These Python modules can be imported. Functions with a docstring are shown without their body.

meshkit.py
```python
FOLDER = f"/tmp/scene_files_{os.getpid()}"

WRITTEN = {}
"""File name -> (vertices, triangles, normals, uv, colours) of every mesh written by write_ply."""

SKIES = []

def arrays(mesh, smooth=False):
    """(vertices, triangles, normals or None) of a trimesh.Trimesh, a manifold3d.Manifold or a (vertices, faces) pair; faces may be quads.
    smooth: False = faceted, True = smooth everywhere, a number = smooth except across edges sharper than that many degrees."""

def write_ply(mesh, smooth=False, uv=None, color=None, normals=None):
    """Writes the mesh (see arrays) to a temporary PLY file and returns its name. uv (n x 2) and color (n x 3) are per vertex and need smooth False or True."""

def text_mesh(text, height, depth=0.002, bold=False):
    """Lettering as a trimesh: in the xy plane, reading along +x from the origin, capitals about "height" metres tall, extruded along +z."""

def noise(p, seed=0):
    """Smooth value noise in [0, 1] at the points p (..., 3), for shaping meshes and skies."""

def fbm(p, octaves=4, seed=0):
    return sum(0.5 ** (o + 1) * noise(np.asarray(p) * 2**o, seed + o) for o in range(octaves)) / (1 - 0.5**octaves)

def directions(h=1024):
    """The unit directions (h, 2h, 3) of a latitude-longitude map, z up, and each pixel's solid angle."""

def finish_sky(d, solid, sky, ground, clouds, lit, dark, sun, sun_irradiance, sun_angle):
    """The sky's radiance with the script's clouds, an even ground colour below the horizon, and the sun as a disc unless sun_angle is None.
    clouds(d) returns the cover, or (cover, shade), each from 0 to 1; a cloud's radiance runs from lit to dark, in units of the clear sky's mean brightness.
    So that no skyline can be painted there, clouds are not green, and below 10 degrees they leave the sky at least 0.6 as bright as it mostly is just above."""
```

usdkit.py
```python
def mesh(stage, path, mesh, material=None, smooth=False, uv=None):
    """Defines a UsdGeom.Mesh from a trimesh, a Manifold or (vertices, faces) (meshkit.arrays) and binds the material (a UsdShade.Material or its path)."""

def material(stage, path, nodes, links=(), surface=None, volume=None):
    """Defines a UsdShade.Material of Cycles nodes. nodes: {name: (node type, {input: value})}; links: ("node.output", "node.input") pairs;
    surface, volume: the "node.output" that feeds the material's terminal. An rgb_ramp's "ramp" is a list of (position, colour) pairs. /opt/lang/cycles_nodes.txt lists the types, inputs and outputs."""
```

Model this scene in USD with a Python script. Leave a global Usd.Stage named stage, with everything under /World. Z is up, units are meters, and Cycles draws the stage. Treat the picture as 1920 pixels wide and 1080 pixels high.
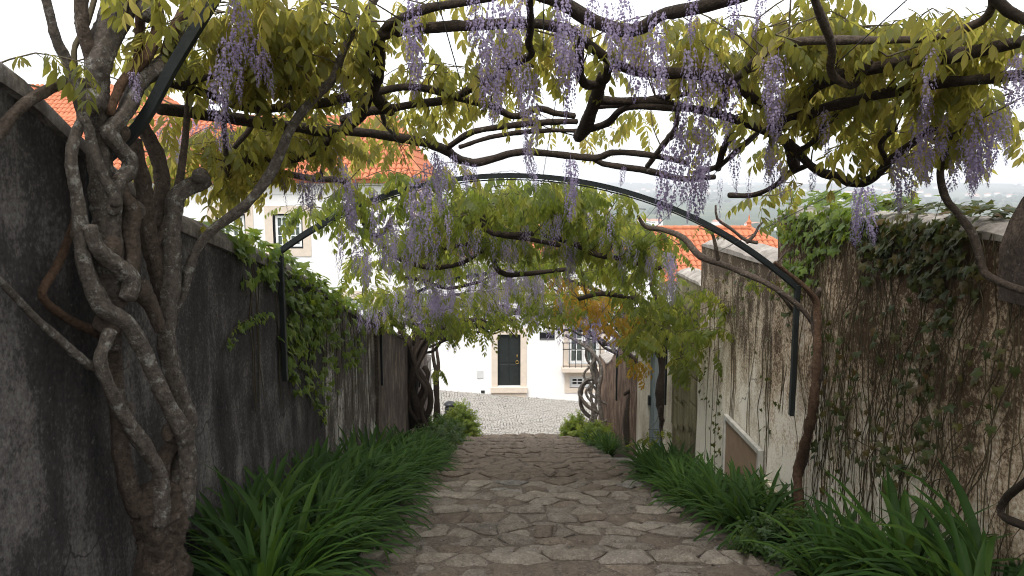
import math
import numpy as np, trimesh, usdkit, meshkit
from shapely.geometry import Polygon, box as sbox
from scipy.spatial import Voronoi
from pxr import Usd, UsdGeom, UsdLux, UsdShade, Gf, Sdf, Vt

stage = Usd.Stage.CreateInMemory()
UsdGeom.SetStageUpAxis(stage, UsdGeom.Tokens.z)
UsdGeom.SetStageMetersPerUnit(stage, 1.0)
UsdGeom.Xform.Define(stage, '/World')
UsdGeom.Scope.Define(stage, '/World/Looks')

# ---------------------------------------------------------------- camera, sky, sun, exposure
FPX, PITCH, YAW = 1470.0, math.radians(7.4), math.radians(0.585)
EYE = np.array([0.0, 0.0, 1.6])
EXPOSURE = 1.38
SUN_ELEV, SUN_AZ = math.radians(58), math.radians(200)     # azimuth: from +y clockwise towards +x
SUN_INT, SUN_ANGLE = 0.36, 25.0
SKY_STRENGTH = 0.15

FWD = np.array([math.sin(YAW) * math.cos(PITCH), math.cos(YAW) * math.cos(PITCH), -math.sin(PITCH)])
RIGHT = np.array([math.cos(YAW), -math.sin(YAW), 0.0])
UP = np.cross(RIGHT, FWD)
cam = UsdGeom.Camera.Define(stage, '/World/camera')
cam.AddTransformOp().Set(Gf.Matrix4d(*[*RIGHT, 0.0, *UP, 0.0, *(-FWD), 0.0, *EYE, 1.0]))
cam.CreateHorizontalApertureAttr(23.5)
cam.CreateVerticalApertureAttr(23.5 * 9 / 16)
cam.CreateFocalLengthAttr(23.5 * FPX / 1920)
cam.CreateClippingRangeAttr(Gf.Vec2f(0.05, 60000))
cam.CreateFStopAttr(0.0)
cam.CreateExposureAttr(EXPOSURE)

sun_dir = np.array([math.sin(SUN_AZ) * math.cos(SUN_ELEV), math.cos(SUN_AZ) * math.cos(SUN_ELEV), math.sin(SUN_ELEV)])
usdkit.material(stage, '/World/Looks/sky_overcast', {
    'sky': ('sky_texture', {'sky_type': 'single_scattering', 'sun_disc': False, 'sun_elevation': SUN_ELEV, 'sun_rotation': SUN_AZ, 'altitude': 100.0, 'air_density': 1.0, 'aerosol_density': 2.0}),
    'tc': ('texture_coordinate', {}),
    'map': ('mapping', {'scale': (1.0, 1.0, 2.5)}),
    'n': ('noise_texture', {'scale': 2.2, 'detail': 5.0, 'roughness': 0.55}),
    'ramp': ('rgb_ramp', {'ramp': [(0.25, (3.6, 3.7, 3.85)), (0.75, (4.6, 4.6, 4.6))]}),
    'mix': ('mix', {'mix_type': 'mix', 'fac': 0.93}),
    'bg': ('background_shader', {'strength': SKY_STRENGTH})},
    [('tc.generated', 'map.vector'), ('map.vector', 'n.vector'), ('n.fac', 'ramp.fac'), ('sky.color', 'mix.color1'), ('ramp.color', 'mix.color2'), ('mix.color', 'bg.color')], surface='bg.background')
dome = UsdLux.DomeLight.Define(stage, '/World/sky')
dome.CreateIntensityAttr(1.0)
UsdShade.MaterialBindingAPI.Apply(dome.GetPrim()).Bind(UsdShade.Material.Get(stage, '/World/Looks/sky_overcast'))
dome.GetPrim().SetCustomDataByKey('kind', 'structure')
sun = UsdLux.DistantLight.Define(stage, '/World/sun')
sun.CreateIntensityAttr(SUN_INT); sun.CreateAngleAttr(SUN_ANGLE); sun.CreateNormalizeAttr(True)
sun.CreateColorAttr(Gf.Vec3f(1.0, 0.97, 0.92))
zax = sun_dir; xax = np.cross([0, 0, 1.0], zax); xax /= np.linalg.norm(xax); yax = np.cross(zax, xax)
sun.AddTransformOp().Set(Gf.Matrix4d(*[*xax, 0.0, *yax, 0.0, *zax, 0.0, 0, 0, 50.0, 1.0]))

# ---------------------------------------------------------------- projection helpers (photo pixel -> world)
def ray(px, py):
    d = FWD + RIGHT * (px - 960) / FPX + UP * (540 - py) / FPX
    return d
def UY(px, py, y):
    d = ray(px, py); return EYE + d * (y / d[1])
def UX(px, py, x):
    d = ray(px, py); return EYE + d * (x / d[0])
XL, XR, SL = -2.35, 3.10, 0.2657
PL, PR = -1.22, 2.08
YEND = 25.0
ZST = -SL * YEND                # street level at the foot of the path
def gz(Y): return -SL * np.asarray(Y, float)
def zbase(X): return 3.02 + (2.62 - 3.02) * (X - XL) / (XR - XL)
def zarch(X):
    R = 4.22; dx = np.clip(np.abs(X - 0.375), 0, 2.72)
    return zbase(X) + np.sqrt(R * R - dx * dx) - 3.22
def zv(X, Y): return gz(Y) + zarch(X)
def UV(px, py, off=0.0, ymax=24.0):
    """where the line of sight meets the pergola's vault (raised by off metres)"""
    d = ray(px, py); d = d / d[1]
    ys = np.linspace(2.2, ymax, 880); P = EYE + ys[:, None] * d
    up = P[:, 2] >= zv(P[:, 0], ys) + off
    # from inside: first y where the ray is above the vault
    i = np.argmax(up) if up.any() else len(ys) - 1
    return P[i]

# ---------------------------------------------------------------- stage helpers
used = {}
def uniq(parent, name):
    k = (parent, name); n = used.get(k, 0); used[k] = n + 1
    return f'{parent}/{name}' if n == 0 else f'{parent}/{name}_{n:03d}'
def tag(prim, label=None, cat=None, group=None, kind=None):
    for k, v in (('label', label), ('category', cat), ('group', group), ('kind', kind)):
        if v: prim.SetCustomDataByKey(k, v)
bases = {}
def thing(name, base, label, cat, group=None):
    p = uniq('/World', name); x = UsdGeom.Xform.Define(stage, p)
    x.AddTranslateOp().Set(Gf.Vec3d(*map(float, base))); bases[p] = np.array(base, float)
    tag(x.GetPrim(), label, cat, group); return p
cache = {}
def vt(mesh, smooth):
    k = (id(mesh), smooth)
    if k not in cache:
        v, f, n = meshkit.arrays(mesh, smooth)
        cache[k] = (mesh, Vt.Vec3fArray.FromNumpy(v.astype(np.float32)), Vt.IntArray.FromNumpy(np.full(len(f), 3, np.int32)), Vt.IntArray.FromNumpy(f.astype(np.int32).ravel()), None if n is None else Vt.Vec3fArray.FromNumpy(n.astype(np.float32)))
    return cache[k]
def put(parent, name, mesh, mat, M=None, smooth=False, kind=None, label=None, cat=None, group=None, shared=False):
    """one Mesh prim; mesh in world space (parts are made relative to their thing's base), or shared mesh + matrix M (world)"""
    p = uniq(parent, name)
    b = np.zeros(3); q = parent
    while q and q != '/World':
        if q in bases: b = bases[q]; break
        q = q.rsplit('/', 1)[0]
    if not shared:
        v, f, n = meshkit.arrays(mesh, smooth)
        pv, pc, pi = Vt.Vec3fArray.FromNumpy((v - b).astype(np.float32)), Vt.IntArray.FromNumpy(np.full(len(f), 3, np.int32)), Vt.IntArray.FromNumpy(f.astype(np.int32).ravel())
        pn = None if n is None else Vt.Vec3fArray.FromNumpy(n.astype(np.float32))
    else:
        _, pv, pc, pi, pn = vt(mesh, smooth)
    m = UsdGeom.Mesh.Define(stage, p)
    m.CreatePointsAttr(pv); m.CreateFaceVertexCountsAttr(pc); m.CreateFaceVertexIndicesAttr(pi); m.CreateSubdivisionSchemeAttr('none')
    if pn is not None: m.CreateNormalsAttr(pn); m.SetNormalsInterpolation('vertex')
    if M is not None:
        T = np.array(M, float).copy(); T[:3, 3] -= b
        m.AddTransformOp().Set(Gf.Matrix4d(*T.T.ravel().tolist()))
    UsdShade.MaterialBindingAPI.Apply(m.GetPrim()).Bind(mat)
    tag(m.GetPrim(), label, cat, group, kind); return p
def scatter(parent, name, protos, idx, mats, material, smooth=False):
    """uncountable rest: one PointInstancer of kind stuff"""
    p = uniq(parent, name); pi = UsdGeom.PointInstancer.Define(stage, p); b = bases.get(parent, np.zeros(3)); ts = []
    for k, pr in enumerate(protos):
        q = f'{p}/form' if k == 0 else f'{p}/form_{k:03d}'
        usdkit.mesh(stage, q, pr, material, smooth); ts.append(Sdf.Path(q))
    pi.CreatePrototypesRel().SetTargets(ts); pi.CreateProtoIndicesAttr(Vt.IntArray(list(map(int, idx))))
    mats = np.asarray(mats); pos = mats[:, :3, 3] - b
    sc = np.linalg.norm(mats[:, :3, 0], axis=1)
    qs = []
    for m, s in zip(mats, sc):
        w, x, y, z = trimesh.transformations.quaternion_from_matrix(np.block([[m[:3, :3] / s, np.zeros((3, 1))], [np.zeros((1, 3)), np.ones((1, 1))]]))
        qs.append(Gf.Quath(float(w), float(x), float(y), float(z)))
    pi.CreatePositionsAttr(Vt.Vec3fArray.FromNumpy(pos.astype(np.float32))); pi.CreateOrientationsAttr(Vt.QuathArray(qs))
    pi.CreateScalesAttr(Vt.Vec3fArray.FromNumpy(np.repeat(sc[:, None], 3, 1).astype(np.float32)))
    tag(pi.GetPrim(), kind='stuff'); return p
def cat_(ms): return trimesh.util.concatenate(ms)
def bx(x0, x1, y0, y1, z0, z1, bev=0.0):
    if bev <= 0:
        m = trimesh.creation.box([x1 - x0, y1 - y0, z1 - z0]); m.apply_translation([(x0 + x1) / 2, (y0 + y1) / 2, (z0 + z1) / 2]); return m
    pts = []
    for sx in (0, 1):
        for sy in (0, 1):
            for sz in (0, 1):
                c = np.array([(x0, x1)[sx], (y0, y1)[sy], (z0, z1)[sz]]); s = np.array([1 - 2 * sx, 1 - 2 * sy, 1 - 2 * sz])
                for k in range(3):
                    o = s * bev; o[k] = 0; pts.append(c + o)
    return trimesh.convex.convex_hull(np.array(pts))
def spline(P, step):
    P = np.asarray(P, float)
    if len(P) == 2: n = max(2, int(np.linalg.norm(P[1, :3] - P[0, :3]) / step) + 1); t = np.linspace(0, 1, n)[:, None]; return P[0] * (1 - t) + P[1] * t
    Q = np.vstack([2 * P[0] - P[1], P, 2 * P[-1] - P[-2]]); out = []
    for i in range(1, len(Q) - 2):
        a, b, c, d = Q[i - 1:i + 3]; n = max(2, int(np.linalg.norm(c[:3] - b[:3]) / step))
        t = np.linspace(0, 1, n, endpoint=False)[:, None]
        out.append(0.5 * (2 * b + (c - a) * t + (2 * a - 5 * b + 4 * c - d) * t ** 2 + (3 * b - a - 3 * c + d) * t ** 3))
    out.append(P[-1:]); return np.vstack(out)
def tube(P, r, sides=8, step=0.05, rough=0.12, seed=0, caps=True, nscale=9.0, fineb=0.0):
    """P: points (n,3); r: radius or per-point radii. A bark-rough tapered tube, rounded at its ends."""
    P = np.asarray(P, float); r = np.broadcast_to(np.asarray(r, float), (len(P),))
    S = spline(np.column_stack([P, r]), step); C, R = S[:, :3], np.maximum(S[:, 3], 0.0008)
    t = np.gradient(C, axis=0); t /= np.linalg.norm(t, axis=1, keepdims=True) + 1e-12
    a = np.cross(t[0], [0.3, 0.9, 0.31] if abs(t[0][1]) < .9 else [1, 0, 0.2]); a /= np.linalg.norm(a); A = [a]
    for k in range(1, len(C)):
        a = A[-1] - t[k] * np.dot(A[-1], t[k]); a /= np.linalg.norm(a) + 1e-12; A.append(a)
    A = np.array(A); B = np.cross(t, A); ang = np.arange(sides) * 2 * np.pi / sides
    v = C[:, None] + R[:, None, None] * (np.cos(ang)[None, :, None] * A[:, None] + np.sin(ang)[None, :, None] * B[:, None])
    if rough:
        nz = meshkit.noise(v.reshape(-1, 3) * nscale, seed) + 0.7 * meshkit.noise(v.reshape(-1, 3) * nscale * 2.7, seed + 5) + fineb * meshkit.noise(v.reshape(-1, 3) * nscale * 7, seed + 7) - 0.85 - fineb / 2
        ns = meshkit.noise(np.column_stack([C * 4.0]), seed + 9) - 0.5
        k = 1 + rough * 2.2 * nz.reshape(v.shape[:2]) + rough * 1.3 * ns[:, None]
        v = C[:, None] + (v - C[:, None]) * k[..., None]
    if fineb:   # ropy flutes twisting along old stems
        le = np.cumsum(np.r_[0, np.linalg.norm(np.diff(C, axis=0), axis=1)]); tw = le * 3.0 + seed
        fl = .075 * np.cos(4 * ang[None] + tw[:, None]) + .05 * np.cos(9 * ang[None] - 1.6 * tw[:, None] + 2 * np.sin(le * 5)[:, None]) + .03 * np.cos(15 * ang[None] + tw[:, None])
        v = C[:, None] + (v - C[:, None]) * (1 + fl)[..., None]
    n, s = len(C), sides
    i, j = np.meshgrid(np.arange(n - 1), np.arange(s), indexing='ij')
    q = np.stack([i * s + j, i * s + (j + 1) % s, (i + 1) * s + (j + 1) % s, (i + 1) * s + j], -1).reshape(-1, 4)
    V = v.reshape(-1, 3); F = [q[:, [0, 1, 2]], q[:, [0, 2, 3]]]
    if caps:
        e0, e1 = C[0] - t[0] * R[0] * .5, C[-1] + t[-1] * R[-1] * .5
        V = np.vstack([V, e0, e1]); jj = np.arange(s)
        F += [np.stack([np.full(s, n * s), (jj + 1) % s, jj], 1), np.stack([np.full(s, n * s + 1), (n - 1) * s + jj, (n - 1) * s + (jj + 1) % s], 1)]
    return trimesh.Trimesh(V, np.vstack(F), process=False)
def rotm(rz, ry=0.0, rx=0.0, s=1.0, t=(0, 0, 0)):
    M = trimesh.transformations.euler_matrix(rx, ry, rz, 'sxyz'); M[:3, :3] *= s; M[:3, 3] = t; return M
def grid_mesh(xs, ys, zf):
    X, Y = np.meshgrid(xs, ys); Z = zf(X, Y); v = np.column_stack([X.ravel(), Y.ravel(), Z.ravel()])
    n, m = len(ys), len(xs); i, j = np.meshgrid(np.arange(n - 1), np.arange(m - 1), indexing='ij')
    q = np.stack([i * m + j, i * m + j + 1, (i + 1) * m + j + 1, (i + 1) * m + j], -1).reshape(-1, 4)
    return trimesh.Trimesh(v, np.vstack([q[:, [0, 1, 2]], q[:, [0, 2, 3]]]), process=False)

# ---------------------------------------------------------------- materials
def plain(name, color, rough=0.7, scale=6.0, var=0.12, bump=0.0, bscale=40.0, spec=0.3, metallic=0.0):
    c = np.array(color)
    return usdkit.material(stage, f'/World/Looks/{name}', {
        'g': ('geometry', {}), 'n': ('noise_texture', {'scale': scale, 'detail': 5.0, 'roughness': 0.6}),
        'r': ('rgb_ramp', {'ramp': [(0.25, tuple(c * (1 - var))), (0.75, tuple(np.minimum(c * (1 + var), .95)))]}),
        'bn': ('noise_texture', {'scale': bscale, 'detail': 4.0}), 'b': ('bump', {'strength': min(1.0, bump), 'distance': 0.01}),
        'p': ('principled_bsdf', {'roughness': rough, 'specular_ior_level': spec, 'metallic': metallic})},
        [('g.position', 'n.vector'), ('n.fac', 'r.fac'), ('r.color', 'p.base_color'), ('g.position', 'bn.vector'), ('bn.fac', 'b.height')] + ([('b.normal', 'p.normal')] if bump else []), surface='p.BSDF')
def leafmat(name, stops, trans, tw=0.5, rough=0.5, spec=0.35, island=False):
    return usdkit.material(stage, f'/World/Looks/{name}', {
        'oi': ('object_info', {}), 'g': ('geometry', {}), 'n': ('noise_texture', {'scale': 3.0, 'detail': 2.0}),
        'add': ('math', {'math_type': 'multiply_add', 'value2': 0.7, 'value3': -0.1}), 'add2': ('math', {'math_type': 'multiply_add', 'value2': 0.45}),
        'r': ('rgb_ramp', {'ramp': stops}), 'r2': ('rgb_ramp', {'ramp': trans}),
        'p': ('principled_bsdf', {'roughness': rough, 'specular_ior_level': spec}), 't': ('translucent_bsdf', {}),
        'm': ('mix_closure', {'fac': tw})},
        [('oi.random' if not island else 'g.random_per_island', 'add.value1'), ('g.position', 'n.vector'), ('n.fac', 'add2.value1'), ('add.value', 'add2.value3'), ('add2.value', 'r.fac'), ('add2.value', 'r2.fac'),
         ('r.color', 'p.base_color'), ('r2.color', 't.color'), ('p.BSDF', 'm.closure1'), ('t.BSDF', 'm.closure2')], surface='m.closure')
def wallmat(name, light, dark, mid, zscale, bump=0.6, fac_lo=0.35, fac_hi=0.65, height=None, lichen=(0.3, 0.29, 0.27), lich=0.1, vs=0.2, fine=0.34):
    """weathered render: stains in vertical runs, blotches, fine grit. height: (z offset at Y=0, slope, fade) pulls mould towards the wall's top"""
    N = {'g': ('geometry', {}), 'map': ('mapping', {'scale': (1.0, 1.0, vs)}),
         'st': ('noise_texture', {'scale': zscale, 'detail': 8.0, 'roughness': 0.68, 'distortion': 0.3}),
         'bl': ('noise_texture', {'scale': 1.3, 'detail': 6.0, 'roughness': 0.6}),
         'fi': ('noise_texture', {'scale': 34.0, 'detail': 6.0, 'roughness': 0.75}),
         'sum': ('math', {'math_type': 'multiply_add', 'value2': 0.62}), 'blm': ('math', {'math_type': 'multiply', 'value2': 0.38}),
         'sum2': ('math', {'math_type': 'multiply_add', 'value2': fine}), 'off': ('math', {'math_type': 'add', 'value2': -fine / 2}),
         'r': ('rgb_ramp', {'ramp': [(fac_lo, dark), ((fac_lo + fac_hi) / 2, mid), (fac_hi, light)]}),
         'ln': ('noise_texture', {'scale': 21.0, 'detail': 6.0, 'roughness': 0.7}), 'lr': ('rgb_ramp', {'ramp': [(0.60, (0, 0, 0)), (0.70, (lich * 6,) * 3)]}),
         'mx': ('mix', {'mix_type': 'mix', 'color2': lichen}),
         'cw': ('noise_texture', {'scale': 2.4, 'detail': 5.0}), 'cv': ('vector_math', {'math_type': 'multiply_add', 'vector2': (.5, .5, .5)}), 'vo': ('voronoi_texture', {'feature': 'distance_to_edge', 'scale': 0.9}),
         'cr': ('map_range', {'from_min': 0.002, 'from_max': 0.010, 'to_min': 1.0, 'to_max': 0.0, 'clamp': True}), 'cm': ('map_range', {'from_min': 0.48, 'from_max': 0.60, 'to_min': 0.0, 'to_max': 0.75, 'clamp': True}), 'cx': ('math', {'math_type': 'multiply'}), 'mc': ('mix', {'mix_type': 'mix', 'color2': dark}),
         'b': ('bump', {'strength': bump, 'distance': 0.012}), 'p': ('principled_bsdf', {'roughness': 0.92, 'specular_ior_level': 0.15})}
    L = [('g.position', 'map.vector'), ('map.vector', 'st.vector'), ('g.position', 'bl.vector'), ('g.position', 'fi.vector'), ('bl.fac', 'blm.value1'), ('st.fac', 'sum.value1'), ('blm.value', 'sum.value3'),
         ('fi.fac', 'sum2.value1'), ('sum.value', 'off.value1'), ('off.value', 'sum2.value3'), ('g.position', 'ln.vector'), ('ln.fac', 'lr.fac'), ('r.color', 'mx.color1'), ('lr.color', 'mx.fac'), ('mx.color', 'mc.color1'), ('g.position', 'cw.vector'), ('cw.color', 'cv.vector1'), ('g.position', 'cv.vector3'), ('cv.vector', 'vo.vector'), ('vo.distance', 'cr.value'), ('bl.fac', 'cm.value'), ('cr.result', 'cx.value1'), ('cm.result', 'cx.value2'), ('cx.value', 'mc.fac'), ('mc.color', 'p.base_color'),
         ('fi.fac', 'b.height'), ('b.normal', 'p.normal')]
    if height:
        z0, slope, fade, amp = height
        N['sx'] = ('separate_xyz', {}); N['hy'] = ('math', {'math_type': 'multiply_add', 'value2': slope})
        N['hr'] = ('map_range', {'range_type': 'smoothstep', 'from_min': z0 - fade, 'from_max': z0, 'to_min': amp, 'to_max': -amp, 'clamp': True}); N['ha'] = ('math', {'math_type': 'add'})
        L += [('g.position', 'sx.vector'), ('sx.y', 'hy.value1'), ('sx.z', 'hy.value3'), ('hy.value', 'hr.value'), ('sum2.value', 'ha.value1'), ('hr.result', 'ha.value2'), ('ha.value', 'r.fac')]
    else:
        L += [('sum2.value', 'r.fac')]
    return usdkit.material(stage, f'/World/Looks/{name}', N, L, surface='p.BSDF')
def barkmat(name, dark, light, lichen, amt, red=None):
    return usdkit.material(stage, f'/World/Looks/{name}', {
        'g': ('geometry', {}), 'n': ('noise_texture', {'scale': 38.0, 'detail': 7.0, 'roughness': 0.75}), 'n2': ('noise_texture', {'scale': 14.0, 'detail': 8.0, 'roughness': 0.8}),
        'r': ('rgb_ramp', {'ramp': [(0.3, dark), (0.7, light)]}), 'lr': ('rgb_ramp', {'ramp': [(0.56 - amt, (0, 0, 0)), (0.64 - amt * .8, (.85, .85, .85))]}),
        'm': ('mix', {'mix_type': 'mix', 'color2': lichen}), 'b': ('bump', {'strength': 1.0, 'distance': 0.03}),
        'p': ('principled_bsdf', {'roughness': 0.9, 'specular_ior_level': 0.15})},
        [('g.position', 'n.vector'), ('g.position', 'n2.vector'), ('n.fac', 'r.fac'), ('n2.fac', 'lr.fac'), ('r.color', 'm.color1'), ('lr.color', 'm.fac'), ('m.color', 'p.base_color'), ('n.fac', 'b.height'), ('b.normal', 'p.normal')], surface='p.BSDF')

M_WALL_L = wallmat('grey_render', (0.19, 0.176, 0.168), (0.017, 0.0155, 0.0155), (0.055, 0.050, 0.0485), 2.6, bump=1.0, fac_lo=0.36, fac_hi=0.66, lichen=(0.26, 0.25, 0.24), lich=0.07, vs=0.3, fine=.45)
M_WALL_LF = wallmat('grey_render_limed', (0.60, 0.57, 0.53), (0.045, 0.038, 0.033), (0.11, 0.094, 0.082), 5.0, fac_lo=0.38, fac_hi=0.66, vs=.3, fine=.5)
M_WALL_LB = wallmat('brown_render', (0.24, 0.19, 0.155), (0.04, 0.031, 0.027), (0.098, 0.076, 0.064), 3.5, bump=1.0, vs=.4, fine=.5)
M_WALL_R = wallmat('mouldy_whitewash', (0.80, 0.735, 0.63), (0.095, 0.060, 0.036), (0.50, 0.385, 0.27), 3.6, bump=1.0, fac_lo=0.34, fac_hi=0.60, height=(1.15, 0.0, 3.4, 0.17), vs=.6, fine=.75)
M_WALL_R2 = wallmat('mouldy_whitewash_lower', (0.76, 0.71, 0.61), (0.078, 0.055, 0.036), (0.46, 0.375, 0.27), 4.5, bump=1.0, fac_lo=0.34, fac_hi=0.60, height=(0.9, 0.0, 3.6, 0.19), vs=.45, fine=.65)
M_WALL_R3 = wallmat('mossy_tile', (0.30, 0.27, 0.17), (0.06, 0.05, 0.03), (0.16, 0.14, 0.08), 4.0)
M_WALL_RB = wallmat('brown_stained_wall', (0.36, 0.26, 0.19), (0.05, 0.03, 0.022), (0.13, 0.083, 0.058), 4.5, vs=.35, fine=.5)
M_COPE = wallmat('cement_coping', (0.30, 0.27, 0.245), (0.05, 0.043, 0.038), (0.12, 0.105, 0.095), 5.0, lichen=(0.4, 0.39, 0.36), lich=0.08)
M_COPE_R = wallmat('pale_cement_coping', (0.46, 0.42, 0.37), (0.16, 0.14, 0.12), (0.30, 0.27, 0.24), 5.0)
M_PILLAR = wallmat('pale_pillar', (0.62, 0.58, 0.48), (0.14, 0.11, 0.07), (0.45, 0.40, 0.31), 5.0, fac_lo=0.28, fac_hi=0.55)
M_WHITE = plain('white_render', (0.79, 0.775, 0.76), 0.85, 0.7, 0.06, 0.35, 30.0, 0.2)
M_TRIM = plain('sandstone_trim', (0.62, 0.53, 0.44), 0.8, 5.0, 0.08, 0.2)
M_STUB = barkmat('bark_dark', (0.022, 0.017, 0.013), (0.075, 0.055, 0.042), (0.24, 0.24, 0.21), -0.04)
M_BARK = barkmat('bark_brown', (0.035, 0.026, 0.020), (0.15, 0.115, 0.09), (0.24, 0.22, 0.19), -0.01)
M_BARK_G = barkmat('bark_lichen', (0.040, 0.033, 0.028), (0.185, 0.155, 0.130), (0.34, 0.335, 0.305), 0.03)
M_BARK_R = barkmat('bark_reddish', (0.045, 0.026, 0.016), (0.16, 0.098, 0.063), (0.26, 0.22, 0.18), -0.06)
M_TWIG = plain('twig_brown', (0.07, 0.055, 0.03), 0.8, 20, 0.2)
M_IRON = plain('dark_green_steel', (0.009, 0.0125, 0.0125), 0.55, 8, 0.4, 0.3, 60, 0.35)
M_WIRE = plain('wire', (0.05, 0.05, 0.05), 0.5)
M_LEAF = leafmat('wisteria_leaf', [(0.0, (0.055, 0.070, 0.010)), (0.5, (0.085, 0.098, 0.014)), (0.85, (0.125, 0.115, 0.020)), (1.0, (0.15, 0.095, 0.030))], [(0.0, (0.30, 0.29, 0.05)), (0.5, (0.48, 0.43, 0.08)), (1.0, (0.66, 0.53, 0.16))], 0.66)
M_LEAF_F = leafmat('wisteria_leaf_fresh', [(0.0, (0.042, 0.066, 0.011)), (0.6, (0.082, 0.105, 0.016)), (1.0, (0.15, 0.145, 0.026))], [(0.0, (0.19, 0.255, 0.03)), (0.55, (0.37, 0.40, 0.055)), (1.0, (0.60, 0.56, 0.11))], 0.58)
M_LEAF_O = leafmat('wisteria_leaf_golden', [(0.0, (0.16, 0.11, 0.010)), (0.6, (0.28, 0.165, 0.014)), (1.0, (0.34, 0.17, 0.02))], [(0.0, (0.45, 0.33, 0.03)), (1.0, (0.66, 0.38, 0.04))], 0.5)
M_IVY = leafmat('ivy_leaf', [(0.0, (0.048, 0.088, 0.010)), (0.6, (0.095, 0.145, 0.015)), (1.0, (0.17, 0.20, 0.028))], [(0.0, (0.15, 0.24, 0.02)), (1.0, (0.36, 0.42, 0.04))], 0.4, 0.45, 0.35)
M_IVY_D = leafmat('ivy_leaf_dark', [(0.0, (0.020, 0.032, 0.007)), (0.5, (0.040, 0.055, 0.010)), (0.75, (0.075, 0.062, 0.014)), (1.0, (0.095, 0.040, 0.018))], [(0.0, (0.08, 0.11, 0.015)), (1.0, (0.2, 0.16, 0.03))], 0.28, 0.5, 0.3)
M_BLADE_Y = plain('yellowed_blade', (0.24, 0.19, 0.06), 0.6, 9, .3)
M_BLADE = leafmat('strap_leaf', [(0.0, (0.014, 0.038, 0.007)), (0.6, (0.028, 0.066, 0.011)), (1.0, (0.058, 0.105, 0.018))], [(0.0, (0.05, 0.12, 0.012)), (1.0, (0.15, 0.23, 0.03))], 0.3, 0.55, 0.14)
M_SHRUB = leafmat('shrub_leaf', [(0.0, (0.075, 0.12, 0.018)), (0.6, (0.125, 0.17, 0.025)), (1.0, (0.19, 0.21, 0.035))], [(0.0, (0.22, 0.34, 0.03)), (1.0, (0.48, 0.52, 0.06))], 0.45)
M_SHRUB_D = leafmat('shrub_leaf_dark', [(0.0, (0.025, 0.055, 0.013)), (0.6, (0.042, 0.08, 0.018)), (1.0, (0.07, 0.11, 0.025))], [(0.0, (0.08, 0.17, 0.02)), (1.0, (0.2, 0.28, 0.04))], 0.35)
M_DRY = plain('fallen_leaf', (0.28, 0.085, 0.03), 0.7, 9, 0.3)
M_FLOWER = usdkit.material(stage, '/World/Looks/wisteria_flower', {
    'g': ('geometry', {}), 'oi': ('object_info', {}), 'a': ('math', {'math_type': 'multiply_add', 'value2': 0.8, 'value3': 0.0}), 'o': ('math', {'math_type': 'multiply', 'value2': 0.2}),
    'r': ('rgb_ramp', {'ramp': [(0.0, (0.27, 0.215, 0.34)), (0.3, (0.48, 0.42, 0.56)), (0.7, (0.65, 0.60, 0.71)), (1.0, (0.79, 0.76, 0.81))]}),
    'p': ('principled_bsdf', {'roughness': 0.6, 'specular_ior_level': 0.2}), 't': ('translucent_bsdf', {}), 'm': ('mix_closure', {'fac': 0.5})},
    [('g.random_per_island', 'a.value1'), ('oi.random', 'o.value1'), ('o.value', 'a.value3'), ('a.value', 'r.fac'), ('r.color', 'p.base_color'), ('r.color', 't.color'), ('p.BSDF', 'm.closure1'), ('t.BSDF', 'm.closure2')], surface='m.closure')
M_STALK = plain('raceme_stalk', (0.10, 0.085, 0.05), 0.8)
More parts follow.
